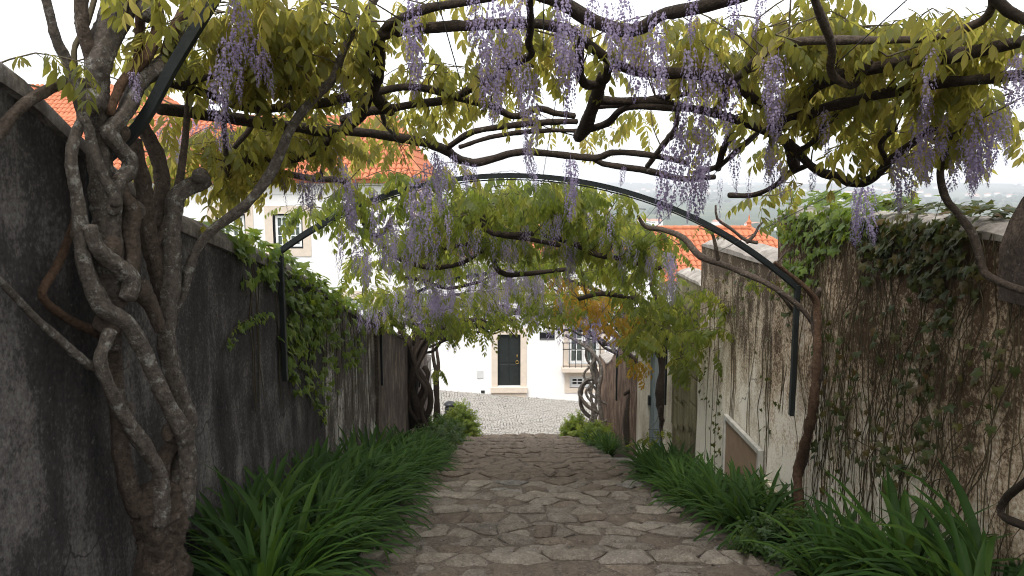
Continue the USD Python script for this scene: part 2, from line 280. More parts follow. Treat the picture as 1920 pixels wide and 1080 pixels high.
def stonemat(name, stops):
    return usdkit.material(stage, f'/World/Looks/{name}', {
        'g': ('geometry', {}), 'oi': ('object_info', {}), 'n': ('noise_texture', {'scale': 9.0, 'detail': 8.0, 'roughness': 0.78}), 'n2': ('noise_texture', {'scale': 48.0, 'detail': 6.0, 'roughness': 0.75}),
        'a': ('math', {'math_type': 'multiply_add', 'value2': 1.15}), 'a2': ('math', {'math_type': 'multiply_add', 'value2': 1.25}), 'a3': ('math', {'math_type': 'multiply_add', 'value2': 0.2, 'value3': -0.86}),
        'r': ('rgb_ramp', {'ramp': stops}), 'b': ('bump', {'strength': 0.85, 'distance': 0.02}), 'p': ('principled_bsdf', {'roughness': 0.85, 'specular_ior_level': 0.25})},
        [('g.position', 'n.vector'), ('g.position', 'n2.vector'), ('oi.random', 'a3.value1'), ('n2.fac', 'a2.value1'), ('a3.value', 'a2.value3'), ('n.fac', 'a.value1'), ('a2.value', 'a.value3'), ('a.value', 'r.fac'), ('r.color', 'p.base_color'), ('n2.fac', 'b.height'), ('b.normal', 'p.normal')], surface='p.BSDF')
M_STONE = stonemat('path_stone', [(0.0, (0.045, 0.037, 0.030)), (0.35, (0.125, 0.106, 0.087)), (0.7, (0.235, 0.207, 0.175)), (1.0, (0.46, 0.42, 0.36))])
M_STONE_G = stonemat('path_stone_grey', [(0.0, (0.055, 0.05, 0.045)), (0.35, (0.15, 0.137, 0.122)), (0.7, (0.265, 0.245, 0.215)), (1.0, (0.46, 0.43, 0.38))])
M_STONE_E = stonemat('painted_lit_edge_stone', [(0.0, (0.05, 0.042, 0.034)), (0.35, (0.145, 0.122, 0.098)), (0.7, (0.265, 0.232, 0.19)), (1.0, (0.48, 0.44, 0.37))])  # lighter tone paints the sky light caught by the step nosings
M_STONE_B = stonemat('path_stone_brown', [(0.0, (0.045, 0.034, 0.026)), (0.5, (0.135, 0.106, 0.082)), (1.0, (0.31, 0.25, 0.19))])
M_EARTH = plain('path_grit', (0.088, 0.071, 0.056), 0.95, 30, 0.7, 1.0, 50)
M_SOIL = plain('bed_soil', (0.045, 0.032, 0.022), 0.95, 10, 0.4, 1.0, 40)
M_COBBLE = usdkit.material(stage, '/World/Looks/cobble', {
    'g': ('geometry', {}), 'r': ('rgb_ramp', {'ramp': [(0.0, (0.36, 0.34, 0.31)), (0.5, (0.58, 0.555, 0.52)), (1.0, (0.74, 0.72, 0.68))]}), 'n': ('noise_texture', {'scale': 30.0, 'detail': 4.0}), 'b': ('bump', {'strength': 0.5, 'distance': 0.01}),
    'p': ('principled_bsdf', {'roughness': 0.75})}, [('g.random_per_island', 'r.fac'), ('r.color', 'p.base_color'), ('g.position', 'n.vector'), ('n.fac', 'b.height'), ('b.normal', 'p.normal')], surface='p.BSDF')
M_JOINT = plain('sand_joint', (0.11, 0.10, 0.088), 0.95, 9, 0.25, 0.6, 60)
M_TILE = usdkit.material(stage, '/World/Looks/roof_tile', {
    'g': ('geometry', {}), 'oi': ('object_info', {}), 'n': ('noise_texture', {'scale': 5.0, 'detail': 5.0}), 'a': ('math', {'math_type': 'multiply_add', 'value2': 0.5}), 'h': ('math', {'math_type': 'multiply', 'value2': 0.5}), 'ad': ('math', {'math_type': 'add'}),
    'r': ('rgb_ramp', {'ramp': [(0.0, (0.40, 0.135, 0.066)), (0.5, (0.53, 0.20, 0.105)), (1.0, (0.60, 0.29, 0.18))]}), 'p': ('principled_bsdf', {'roughness': 0.8, 'specular_ior_level': 0.2})},
    [('g.random_per_island', 'h.value1'), ('g.position', 'n.vector'), ('n.fac', 'a.value1'), ('h.value', 'a.value3'), ('a.value', 'r.fac'), ('r.color', 'p.base_color')], surface='p.BSDF')
M_DOOR = plain('dark_green_paint', (0.008, 0.012, 0.011), 0.5, 9, 0.5, 0.3, 30, 0.5)
M_DARKF = plain('dark_frame', (0.02, 0.022, 0.022), 0.5)
M_SASH = plain('white_sash', (0.78, 0.78, 0.77), 0.5, 5, 0.03)
M_CURT = plain('curtain', (0.62, 0.63, 0.60), 0.9, 12, 0.1)
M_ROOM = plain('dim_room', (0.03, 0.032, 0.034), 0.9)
M_GLASS = usdkit.material(stage, '/World/Looks/window_glass', {'f': ('fresnel', {'IOR': 1.5}), 't': ('transparent_bsdf', {'color': (0.9, 0.93, 0.92)}), 'gl': ('glossy_bsdf', {'roughness': 0.02, 'color': (0.9, 0.9, 0.9)}), 'm': ('mix_closure', {})},
    [('f.fac', 'm.fac'), ('t.BSDF', 'm.closure1'), ('gl.BSDF', 'm.closure2')], surface='m.closure')
M_GREY = plain('grey_box_paint', (0.55, 0.55, 0.54), 0.6, 8, 0.05)
M_BRASS = plain('brass', (0.45, 0.30, 0.10), 0.35, 8, 0.1, metallic=1.0)
M_PLAQ = plain('black_plaque', (0.012, 0.012, 0.014), 0.3)
M_LETTER = plain('plaque_lettering', (0.6, 0.6, 0.58), 0.6)
M_BIN = plain('bin_metal', (0.018, 0.018, 0.02), 0.38, 8, 0.3, spec=0.5)
M_GATE = plain('blue_grey_gate', (0.115, 0.155, 0.165), 0.55, 4, 0.2, 0.3, 30)
M_PANELF = plain('white_panel_frame', (0.36, 0.345, 0.31), 0.7, 9, 0.3)
M_PANELM = plain('brown_mesh_panel', (0.24, 0.165, 0.11), 0.7, 6, 0.15, 0.6, 200)
M_CREAM = plain('cream_board', (0.55, 0.48, 0.36), 0.8, 6, 0.15)
M_TERRAIN = usdkit.material(stage, '/World/Looks/countryside', {
    'g': ('geometry', {}), 'n': ('noise_texture', {'scale': 0.006, 'detail': 9.0, 'roughness': 0.7}), 'r': ('rgb_ramp', {'ramp': [(0.3, (0.022, 0.04, 0.018)), (0.5, (0.045, 0.07, 0.03)), (0.6, (0.10, 0.11, 0.05)), (0.72, (0.19, 0.16, 0.10))]}),
    'p': ('principled_bsdf', {'roughness': 0.95, 'specular_ior_level': 0.1})}, [('g.position', 'n.vector'), ('n.fac', 'r.fac'), ('r.color', 'p.base_color')], surface='p.BSDF')
M_FARW = plain('far_house_wall', (0.75, 0.73, 0.70), 0.9, 0.05, 0.1)
M_FARR = plain('far_house_roof', (0.45, 0.20, 0.12), 0.9, 0.05, 0.2)
M_FOREST = plain('far_forest', (0.035, 0.06, 0.028), 0.95, 0.02, 0.4)

# ---------------------------------------------------------------- the setting: terrain, path, beds, street
def structure(name, mesh, mat, smooth=False, label=None):
    return put('/World', name, mesh, mat, smooth=smooth, kind='structure', label=label)
def street_z(X, Y): return ZST - 0.005 - 0.085 * np.clip((np.asarray(Y, float) - YEND) / 5.3, 0, 1.3) * (np.asarray(X, float) - 0.3)
def terrain_z(X, Y):
    X, Y = np.asarray(X, float), np.asarray(Y, float)
    z = np.where(Y < YEND, -SL * np.maximum(Y, -8) - 0.35, ZST - 0.35)
    far = np.clip((Y - 45) / 900, 0, 1); z = z - 62 * (1 - (1 - far) ** 2.2)
    side = np.clip((np.abs(X) - 14) / 300, 0, 1); z = z - 25 * side * (1 - far)
    lap = np.clip((np.abs(X) - 5) / 3, 0, 1) * (Y > 22) * (Y < 46); z = z - 0.9 * lap * (1 - side)
    R = np.hypot(X, Y)
    h = meshkit.fbm(np.stack([X / 1700, Y / 1500, 0 * X + 0.3], -1), 5, 3)
    hill = np.clip((R - 900) / 3500, 0, 1); z = z + hill * (h * 135 - 22) + np.clip((R - 4500) / 2500, 0, 1) * (h * 50 + 8)
    return z
ys = np.concatenate([np.linspace(-60, 60, 61), np.geomspace(66, 7300, 90)])
xs = np.concatenate([-np.geomspace(8000, 60, 55), np.linspace(-50, 50, 41), np.geomspace(60, 8000, 55)])
structure('terrain', grid_mesh(xs, ys, terrain_z), M_TERRAIN, True)

# path: sloped treads, each ending in a low riser
rng = np.random.default_rng(11)
TREAD, RISE = 1.28, 0.16
y0s = np.arange(-1.2, YEND - 0.2, TREAD)
def tread_z(Y0, Y): return -SL * Y0 - (SL - RISE / TREAD) * (Y - Y0)
base_m = []
for y0 in y0s:
    y1 = min(y0 + TREAD, YEND); g_ = grid_mesh(np.linspace(PL - .25, PR + .25, 48), np.linspace(y0, y1, 22), lambda X, Y, y0=y0: tread_z(y0, Y) - .004 + .055 * (meshkit.fbm(np.stack([X * 2.6, Y * 2.6, 0 * X + y0], -1), 4, 6) - .5))
    v = g_.vertices.copy(); last = np.arange(48) + 48 * 21; low = v[last] - [0, 0, .4]
    V_ = np.vstack([v, low]); F_ = np.vstack([g_.faces] + [[(last[k], last[k + 1], len(v) + k + 1), (last[k], len(v) + k + 1, len(v) + k)] for k in range(47)])
    base_m.append(trimesh.Trimesh(V_, F_, process=False))
path = structure('path', cat_(base_m), M_EARTH, smooth=50, label='stepped footpath of rough stone going down between the walls')
def stone_mesh(poly, zf, top, thick, rr):
    """irregular slab: bevelled rim, slightly tilted and uneven top"""
    c = np.array(poly.exterior.coords)[:-1]
    if len(c) < 3: return None
    out = []
    for a, b in zip(c, np.roll(c, -1, 0)):
        n = max(1, int(np.linalg.norm(b - a) / 0.09))
        for k in range(n): out.append(a + (b - a) * k / n)
    c = np.array(out); cen = c.mean(0)
    c = c + (meshkit.noise(np.column_stack([c * 11, np.zeros(len(c))]), 7)[:, None] - .5) * (c - cen) * 0.30
    tilt = rr.normal(0, 0.012, 2)
    def ring(k, dz, rough=0.0):
        p = cen + (c - cen) * k
        z = zf(p[:, 1]) + dz + (p - cen) @ tilt + rough * (meshkit.noise(np.column_stack([p * 7, np.zeros(len(p))]), 3) - .5)
        return np.column_stack([p, z])
    d = max(.04, np.linalg.norm(c - cen, axis=1).mean()); n = len(c)
    rings = [ring(1, -thick), ring(1, top - .02, .012), ring(1 - .035 / d, top, .022), ring(0.55, top + .008, .050)]
    v = np.vstack(rings + [np.array([[*cen, float(zf(cen[1])) + top + .004]])]); F = []
    for k in range(3):
        for j in range(n):
            a, b = k * n + j, k * n + (j + 1) % n; F += [(a, b, b + n), (a, b + n, a + n)]
    F += [(3 * n + j, 3 * n + (j + 1) % n, 4 * n) for j in range(n)]
    return trimesh.Trimesh(v, F, process=False)
stones = []
for y0 in y0s:
    y1 = min(y0 + TREAD, YEND)
    if y1 < 4.2: continue
    rect = sbox(PL - .05, y0 + .004, PR + .05, y1 - .004)
    pts = []
    rows = 4
    for r in range(rows):
        x = PL - .3 - rng.uniform(0, .3)
        while x < PR + .4:
            w = rng.choice([.15, .24, .34, .5], p=[.25, .35, .27, .13]) * (1.15 if r == rows - 1 else 1)
            pts.append((x + w / 2, y0 + (r + .5) * TREAD / rows + rng.normal(0, .085))); x += w
    pts = np.array(pts + [(-40, y0), (40, y0), (0, y0 - 40), (0, y0 + 40)])
    vor = Voronoi(pts * [1, 1.25])
    for k in range(len(pts) - 4):
        reg = vor.regions[vor.point_region[k]]
        if -1 in reg or not reg: continue
        g = Polygon(vor.vertices[reg] / [1, 1.25]).intersection(rect).buffer(-rng.uniform(.008, .02)).simplify(.012)
        if g.is_empty or g.geom_type != 'Polygon' or g.area < .012: continue
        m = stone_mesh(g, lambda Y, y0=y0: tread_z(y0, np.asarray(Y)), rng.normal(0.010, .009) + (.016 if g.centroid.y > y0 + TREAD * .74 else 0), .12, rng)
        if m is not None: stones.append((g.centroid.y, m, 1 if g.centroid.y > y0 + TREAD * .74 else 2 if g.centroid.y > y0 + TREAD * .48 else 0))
stones.sort(key=lambda s: s[0])
for k, (yy, m, edge) in enumerate(stones[:300]):
    mm = (M_STONE, M_STONE, M_STONE, M_STONE_B)[rng.integers(4)] if not (9.6 < yy < 13.2) else (M_STONE_G, M_STONE, M_STONE)[rng.integers(3)]
    if yy > 14.5: mm = (M_STONE, M_STONE_B)[rng.integers(2)]
    if edge == 1 and rng.random() < .75: mm = M_STONE_E  # most nosing stones carry that painted edge light
    if edge == 2 and rng.random() < .45: mm = M_STONE_B  # row seen past the nosing above: darker stone as painted step shade
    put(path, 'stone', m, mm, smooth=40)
if len(stones) > 300: put(path, 'far_stones', cat_([q[1] for q in stones[300:]]), M_STONE_B, smooth=40, kind='stuff')

def soil_z(X, Y): return gz(Y) + 0.015 + 0.07 * (meshkit.fbm(np.stack([X * 3, Y * 3, 0 * X], -1), 3, 2) - .5)
structure('flower_bed', grid_mesh(np.linspace(XL - .1, PL + .02, 9), np.linspace(-1.2, YEND, 120), soil_z), M_SOIL, True)
structure('flower_bed', grid_mesh(np.linspace(PR - .02, XR + .1, 9), np.linspace(-1.2, YEND, 120), soil_z), M_SOIL, True)

street = structure('street', grid_mesh(np.linspace(-24, 24, 49), np.linspace(YEND, 31.4, 14), lambda X, Y: street_z(X, Y) - .02), M_JOINT)
cob = []
for iy in range(56):
    y = YEND + .05 + iy * .102
    x = -5.2 + rng.uniform(0, .1)
    while x < 6.2:
        w = rng.uniform(.085, .125); cx, cy = x + w / 2, y + rng.normal(0, .008)
        q = np.array([(-w / 2 + .008, -.042), (w / 2 - .008, -.042), (w / 2 - .008, .042), (-w / 2 + .008, .042)]) + rng.normal(0, .008, (4, 2))
        zt = street_z(cx, cy) + rng.normal(.006, .009); tl = rng.normal(0, .12, 2)
        bot = np.column_stack([q + (cx, cy), np.full(4, street_z(cx, cy) - .03)]); top = np.column_stack([q * .8 + (cx, cy), zt + (q * .8) @ tl])
        v = np.vstack([bot, top]); cob.append((v, np.array([(0, 1, 5), (0, 5, 4), (1, 2, 6), (1, 6, 5), (2, 3, 7), (2, 7, 6), (3, 0, 4), (3, 4, 7), (4, 5, 6), (4, 6, 7)]))); x += w
V = np.vstack([c[0] for c in cob]); Fc = np.vstack([c[1] + 8 * k for k, c in enumerate(cob)])
put(street, 'cobble', trimesh.Trimesh(V, Fc, process=False), M_COBBLE, kind='stuff')
gr = []
for k in range(3600):
    Y = 5.2 + 19 * rng.uniform(0, 1) ** 1.5; X = rng.uniform(PL - .1, PR + .1); y0 = y0s[np.searchsorted(y0s, Y) - 1]; q = rng.uniform(.004, .014)
    gr.append(trimesh.Trimesh(np.array([(1, 0, 0), (-1, 0, 0), (0, 1, 0), (0, -1, 0), (0, 0, .8), (0, 0, -1)]) * q * rng.uniform(.6, 1.3, (6, 1)) + [X, Y, tread_z(y0, Y) + .012 + q * .3], [(0, 2, 4), (2, 1, 4), (1, 3, 4), (3, 0, 4), (2, 0, 5), (1, 2, 5), (3, 1, 5), (0, 3, 5)], process=False))
put(path, 'gravel', cat_(gr), M_STONE, kind='stuff')
pt = []
for k in range(420):
    Y = 5.4 + 18 * rng.uniform(0, 1) ** 1.3; X = rng.uniform(PL - .1, PR + .1); y0 = y0s[np.searchsorted(y0s, Y) - 1]; v, F = np.array([(0, 0, 0), (.009, .004, .002), (.016, 0, .0), (.008, -.005, .003)]), np.array([(0, 2, 1), (0, 3, 2)])
    M = rotm(rng.uniform(0, 6.28), rng.normal(0, .2), 0, rng.uniform(.8, 1.5), (X, Y, tread_z(y0, Y) + .034)); pt.append(trimesh.Trimesh(v @ M[:3, :3].T + M[:3, 3], F, process=False))
put(path, 'fallen_petals', cat_(pt), M_FLOWER, kind='stuff')
# dressed edge stones where the path meets the street
for k in range(7):
    x0 = PL + k * (PR - PL) / 7
    put(street, 'edge_stone', bx(x0 + .01, x0 + (PR - PL) / 7 - .01, YEND - .16, YEND - .004, ZST - .2, ZST + .035 + .006 * (k % 3), .012), M_STONE_B)

# ---------------------------------------------------------------- walls
def wall_solid(xa, xb, ysamp, ztop, zbot, amp=0.012, seed=0, nz=14):
    """thick wall along y between xa (path side) and xb: uneven rendered faces, ragged top"""
    ysamp = np.asarray(ysamp, float); rows = []
    for y in ysamp:
        zt, zb = ztop(y) + .03 * (meshkit.noise(np.array([[0.3, y * 1.7, seed]]), seed)[0] - .5), zbot(y)
        z = np.linspace(zb, zt, nz)
        da = amp * 2 * (meshkit.fbm(np.column_stack([np.zeros(nz) + seed, np.full(nz, y) * 1.5, z * 1.5]), 3, seed) - .5)
        rows.append(np.vstack([np.column_stack([xa + da, np.full(nz, y), z]), np.column_stack([np.full(nz, xb), np.full(nz, y), z[::-1]])]))
    v = np.vstack(rows); m = 2 * nz; n = len(ysamp)
    i, j = np.meshgrid(np.arange(n - 1), np.arange(m), indexing='ij')
    q = np.stack([i * m + j, i * m + (j + 1) % m, (i + 1) * m + (j + 1) % m, (i + 1) * m + j], -1).reshape(-1, 4)
    F = np.vstack([q[:, [0, 1, 2]], q[:, [0, 2, 3]]])
    for r in (0, n - 1):
        e = [(r * m + j, r * m + j + 1, r * m + m - 2 - j) for j in range(nz - 1)] + [(r * m + j, r * m + m - 1 - j, r * m + m - 2 - j) for j in range(nz - 1)]
        F = np.vstack([F, e])
    t = trimesh.Trimesh(v, F, process=False); t.fix_normals(); return t
def coping(x0, x1, ysamp, ztop, h, over=0.03, seed=0, ridge=0.5, endround=0.0):
    """rounded mortar cap on a wall"""
    prof = [(-over, 0.0), (-over, h * .3), ((x1 - x0) * .16, h * .74), ((x1 - x0) * ridge, h), ((x1 - x0) * .84, h * .74), (x1 - x0 + over, h * .3), (x1 - x0 + over, 0.0)]
    rows = []; ysamp = np.asarray(ysamp, float)
    for y in ysamp:
        e = 1.0
        if endround:
            u = min(y - ysamp[0], ysamp[-1] - y) / endround; e = math.sqrt(max(0.02, 1 - (1 - min(1, u)) ** 2))
        p = np.array(prof); nz = meshkit.fbm(np.column_stack([p[:, 0] * 6, np.full(len(p), y * 3), np.full(len(p), seed)]), 3, seed) - .5
        rows.append(np.column_stack([x0 + p[:, 0] + nz * .03, np.full(len(p), y), ztop(y) + p[:, 1] * e + nz * .035 * (p[:, 1] > 0)]))
    v = np.vstack(rows); m = len(prof); n = len(ysamp)
    i, j = np.meshgrid(np.arange(n - 1), np.arange(m), indexing='ij')
    q = np.stack([i * m + j, i * m + (j + 1) % m, (i + 1) * m + (j + 1) % m, (i + 1) * m + j], -1).reshape(-1, 4)
    F = np.vstack([q[:, [0, 1, 2]], q[:, [0, 2, 3]]]); b = (n - 1) * m
    F = np.vstack([F, [(0, k, k + 1) for k in range(1, m - 1)], [(b, b + k + 1, b + k) for k in range(1, m - 1)]])
    t = trimesh.Trimesh(v, F, process=False); t.fix_normals(); return t
zb_ = lambda y: gz(y) - .4
WT = 0.46
def ltop(y): return gz(y) + 2.84 + .05 * math.sin(y * .9) + .24 * min(1, max(0, (5.4 - y) / 1.5))
w = thing('garden_wall', (XL, 4.0, gz(4.0)), 'tall dark grey rendered wall on the left behind the twisted trunk', 'wall')
put(w, 'wall_face', wall_solid(XL, XL - WT, np.linspace(-1.5, 10.0, 130), ltop, zb_, .024, 3, 40), M_WALL_L, smooth=35)
put(w, 'coping', coping(XL - WT, XL, np.linspace(-1.5, 10.0, 110), lambda y: ltop(y) - .01, .25, .04, 4, .45), M_COPE, smooth=40)
w = thing('garden_wall', (XL, 12.0, gz(12.0)), 'left wall stretch streaked white with lime under hanging ivy', 'wall')
put(w, 'wall_face', wall_solid(XL - .01, XL - WT, np.linspace(10.02, 14.0, 28), lambda y: ltop(y) + .02, zb_, .014, 5), M_WALL_LF, smooth=35)
put(w, 'coping', coping(XL - WT, XL, np.linspace(10.02, 14.0, 50), lambda y: ltop(y) + .02, .15, .03, 6, .45), M_COPE, smooth=40)
w = thing('garden_wall', (XL, 18.0, gz(18.0)), 'brown streaked left wall stretch with rounded top before the street', 'wall')
put(w, 'wall_face', wall_solid(XL + .05, XL - WT, np.linspace(14.02, 22.9, 55), lambda y: gz(y) + 2.83, zb_, .014, 7), M_WALL_LB, smooth=35)
put(w, 'coping', coping(XL - WT, XL + .05, np.linspace(14.02, 22.9, 80), lambda y: gz(y) + 2.82, .14, .02, 8, .45, .5), M_COPE, smooth=40)
w = thing('wall_pier', (XL, 23.4, gz(23.4)), 'pale grey end pier of the left wall by the slender stems', 'wall pier')
put(w, 'wall_face', wall_solid(XL + .08, XL - WT, np.linspace(22.92, 23.9, 8), lambda y: gz(23.4) + 2.6, zb_, .008, 9), M_COPE_R, smooth=35)
put(w, 'coping', coping(XL - WT, XL + .08, np.linspace(22.92, 23.9, 12), lambda y: gz(23.4) + 2.6, .1, .02, 9, .5, .2), M_COPE, smooth=40)

RT = 0.42
ztop1 = lambda y: 1.27 + (.0 if y > 4.8 else .12)
w = thing('garden_wall', (XR, 6.5, gz(6.5)), 'high mould-stained white wall at right with ivy along its top', 'wall')
put(w, 'wall_face', wall_solid(XR, XR + RT, np.linspace(0.5, 8.86, 110), lambda y: 1.27, zb_, .03, 21, 40), M_WALL_R, smooth=35)
put(w, 'coping', coping(XR, XR + RT, np.linspace(0.5, 8.86, 90), lambda y: 1.26, .13, .02, 22, .5, .25), M_COPE_R, smooth=40)
w = thing('wall_pier', (XR, 4.4, gz(4.4)), 'dark brown rounded wall pier at the right edge, higher than the ivied wall', 'wall pier')
put(w, 'wall_face', wall_solid(XR - .05, XR + RT + .05, np.linspace(3.7, 4.78, 14), lambda y: 1.62 - .9 * max(0, y - 4.45) ** 2 * 4, lambda y: .9, .03, 31), M_WALL_LB, smooth=60)
w = thing('garden_wall', (XR, 10.6, gz(10.6)), 'middle right whitewashed wall with pale rounded top behind the steel arch', 'wall')
put(w, 'wall_face', wall_solid(XR + .02, XR + RT, np.linspace(8.9, 12.3, 28), lambda y: .68, zb_, .016, 23), M_WALL_R2, smooth=35)
put(w, 'coping', coping(XR + .02, XR + RT, np.linspace(8.9, 12.3, 60), lambda y: .67, .19, .02, 24, .5, .7), M_COPE_R, smooth=40)
w = thing('garden_wall', (XR, 13.3, gz(13.3)), 'short mossy olive wall faced with square tiles before the grey gate', 'wall')
f3 = put(w, 'wall_face', wall_solid(XR + .05, XR + RT, np.linspace(12.34, 14.2, 16), lambda y: .03, zb_, .006, 25), M_WALL_R3, smooth=35)
put(w, 'coping', coping(XR + .05, XR + RT, np.linspace(12.34, 14.2, 30), lambda y: .02, .15, .02, 26, .5, .3), M_COPE_R, smooth=40)
for r in range(5):
    for c in range(4):
        ya, za = 12.38 + c * .45, -.62 - r * .45 - c * .119
        put(w, 'wall_tile', bx(XR + .015, XR + .052, ya, ya + .43, za, za + .43, .01), M_WALL_R3)
# gate with its two pillars
def pillar(label, ya, yb, zt, mat):
    p = thing('gate_pillar', (XR, (ya + yb) / 2, gz((ya + yb) / 2)), label, 'gate pillar')
    put(p, 'shaft', bx(XR - .06, XR + RT, ya, yb, gz(yb) - .4, zt, .02), mat)
    put(p, 'cap', bx(XR - .09, XR + RT + .03, ya - .03, yb + .03, zt + .001, zt + .08, .02), M_COPE_R)
pillar('narrow whitewashed pillar on the near side of the grey gate', 14.24, 14.6, -1.15, M_PILLAR)
pillar('pale yellowish pillar on the far side of the grey gate', 16.75, 17.45, -1.9, M_PILLAR)
g = thing('side_gate', (XR + .1, 15.6, gz(15.6)), 'blue grey sheet metal gate set in the right wall', 'gate')
for k in range(5):
    ya = 14.62 + k * .425
    put(g, 'panel', bx(XR + .10 + .006 * (k % 2), XR + .14, ya, ya + .42, gz(16.7) + .12, -1.75, .006), M_GATE)
put(g, 'frame', bx(XR + .09, XR + .15, 14.62, 16.74, -1.748, -1.68, .006), M_GATE)
put(g, 'hinge', bx(XR + .05, XR + .10, 16.62, 16.74, -3.15, -2.95, .008), M_IRON)
w = thing('garden_wall', (XR, 21, gz(21)), 'dark brown stained wall beyond the gate down to the street', 'wall')
put(w, 'wall_face', wall_solid(XR + .02, XR + RT, np.linspace(17.5, 25.2, 50), lambda y: gz(y) + 2.62 + .18 * math.sin(y * 1.3), zb_, .03, 27), M_WALL_RB, smooth=35)
put(w, 'coping', coping(XR + .02, XR + RT, np.linspace(17.5, 25.2, 80), lambda y: gz(y) + 2.61 + .18 * math.sin(y * 1.3), .14, .02, 28, .5, .5), M_COPE_R, smooth=40)
# kerb slab in front of the gate
s = thing('threshold_slab', (2.6, 15.6, gz(15.6)), 'long pale stone edging slab beside the path below the gate', 'stone slab')
put(s, 'slab', bx(PR - .18, XR - .02, 15.9, 16.14, gz(16) - .2, gz(16) + .10, .02), M_STONE_G)

# framed meter panel and small board on the right wall
p = thing('meter_cabinet', (XR - .05, 9.8, -2.0), 'brown mesh panel in a white frame on the right wall above strap leaves', 'meter cabinet')
ya, yb, zt, zb = 8.98, 10.5, -1.52, -2.55
put(p, 'panel', bx(XR - .045, XR - .01, ya + .06, yb - .06, zb + .06, zt - .06), M_PANELM)
for a in ((ya, ya + .07, zb, zt), (yb - .07, yb, zb, zt)): put(p, 'frame', bx(XR - .07, XR - .005, a[0], a[1], a[2], a[3], .008), M_PANELF)
for a in ((ya + .071, yb - .071, zt - .07, zt), (ya + .071, yb - .071, zb, zb + .07)): put(p, 'frame', bx(XR - .068, XR - .005, a[0], a[1], a[2], a[3], .008), M_PANELF)
p = thing('hatch_board', (XR - .03, 8.7, -2.1), 'small cream access board on the right wall next to the brown trunk', 'hatch')
put(p, 'board', bx(XR - .03, XR + .01, 8.42, 8.92, -2.5, -1.86, .006), M_CREAM)
put(p, 'frame', bx(XR - .04, XR + .01, 8.40, 8.94, -1.858, -1.82, .004), M_CREAM)

# ---------------------------------------------------------------- buildings across the street
YF = 30.3
def bz(px, py): return UY(px, py, YF)[2]
def bxx(px, py=650): return UY(px, py, YF)[0]
def facade(x0, x1, z0, z1, holes, y=YF, t=.35):
    """wall sheet with real openings, t thick"""
    xs = sorted({x0, x1, *[h[0] for h in holes], *[h[1] for h in holes]}); zs = sorted({z0, z1, *[h[2] for h in holes], *[h[3] for h in holes]})
    ms = []
    from shapely.ops import unary_union
    poly = sbox(x0, z0, x1, z1).difference(unary_union([sbox(h[0], h[2], h[1], h[3]) for h in holes])) if holes else sbox(x0, z0, x1, z1)
    m = trimesh.creation.extrude_polygon(poly, t, engine='earcut'); v = m.vertices.copy()
    m.vertices = np.column_stack([v[:, 0], y + v[:, 2], v[:, 1]]); m.fix_normals(); return m
def surround(parent, x0, x1, z0, z1, wdt, y=YF, sill=True):
    a = 0.03
    fr = put(parent, 'stone_surround', cat_([bx(x0 - wdt, x0, y - a, y + .2, z0 - wdt, z1 + wdt), bx(x1, x1 + wdt, y - a, y + .2, z0 - wdt, z1 + wdt), bx(x0, x1, y - a, y + .2, z1, z1 + wdt), bx(x0, x1, y - a, y + .2, z0 - wdt, z0)]), M_TRIM)
    return fr
def window(parent, x0, x1, z0, z1, cols, rows, y=YF, dark=True, curtain=True):
    """casement pair: outer frame, two white sashes with glazing bars and panes"""
    f = .07 if dark else .03; yy = y + .08
    fr = put(parent, 'window', cat_([bx(x0, x0 + f, yy, yy + .08, z0, z1), bx(x1 - f, x1, yy, yy + .08, z0, z1), bx(x0 + f, x1 - f, yy, yy + .08, z1 - f, z1), bx(x0 + f, x1 - f, yy, yy + .08, z0, z0 + f)]), M_DARKF if dark else M_SASH)
    xa, xb, za, zb = x0 + f, x1 - f, z0 + f, z1 - f; mid = (xa + xb) / 2
    for (u0, u1) in ((xa, mid), (mid, xb)):
        s = .09; put(fr, 'sash', cat_([bx(u0 + .004, u0 + s, yy + .01, yy + .06, za, zb), bx(u1 - s, u1 - .004, yy + .01, yy + .06, za, zb), bx(u0 + s, u1 - s, yy + .01, yy + .06, zb - s, zb), bx(u0 + s, u1 - s, yy + .01, yy + .06, za, za + s)]), M_SASH)
        g0, g1, h0, h1 = u0 + s, u1 - s, za + s, zb - s
        for c in range(1, cols): xx = g0 + (g1 - g0) * c / cols; put(fr, 'glazing_bar', bx(xx - .018, xx + .018, yy + .015, yy + .055, h0, h1), M_SASH)
        for r in range(1, rows): zz = h0 + (h1 - h0) * r / rows; put(fr, 'glazing_bar', bx(g0, g1, yy + .018, yy + .052, zz - .018, zz + .018), M_SASH)
        put(fr, 'pane', bx(g0, g1, yy + .03, yy + .036, h0, h1), M_GLASS)
    if curtain: put(fr, 'curtain', bx(xa, xb, yy + .15, yy + .17, za, zb), M_CURT)
    put(fr, 'room', bx(xa - .1, xb + .1, yy + .5, yy + .6, za - .1, zb + .1), M_ROOM)

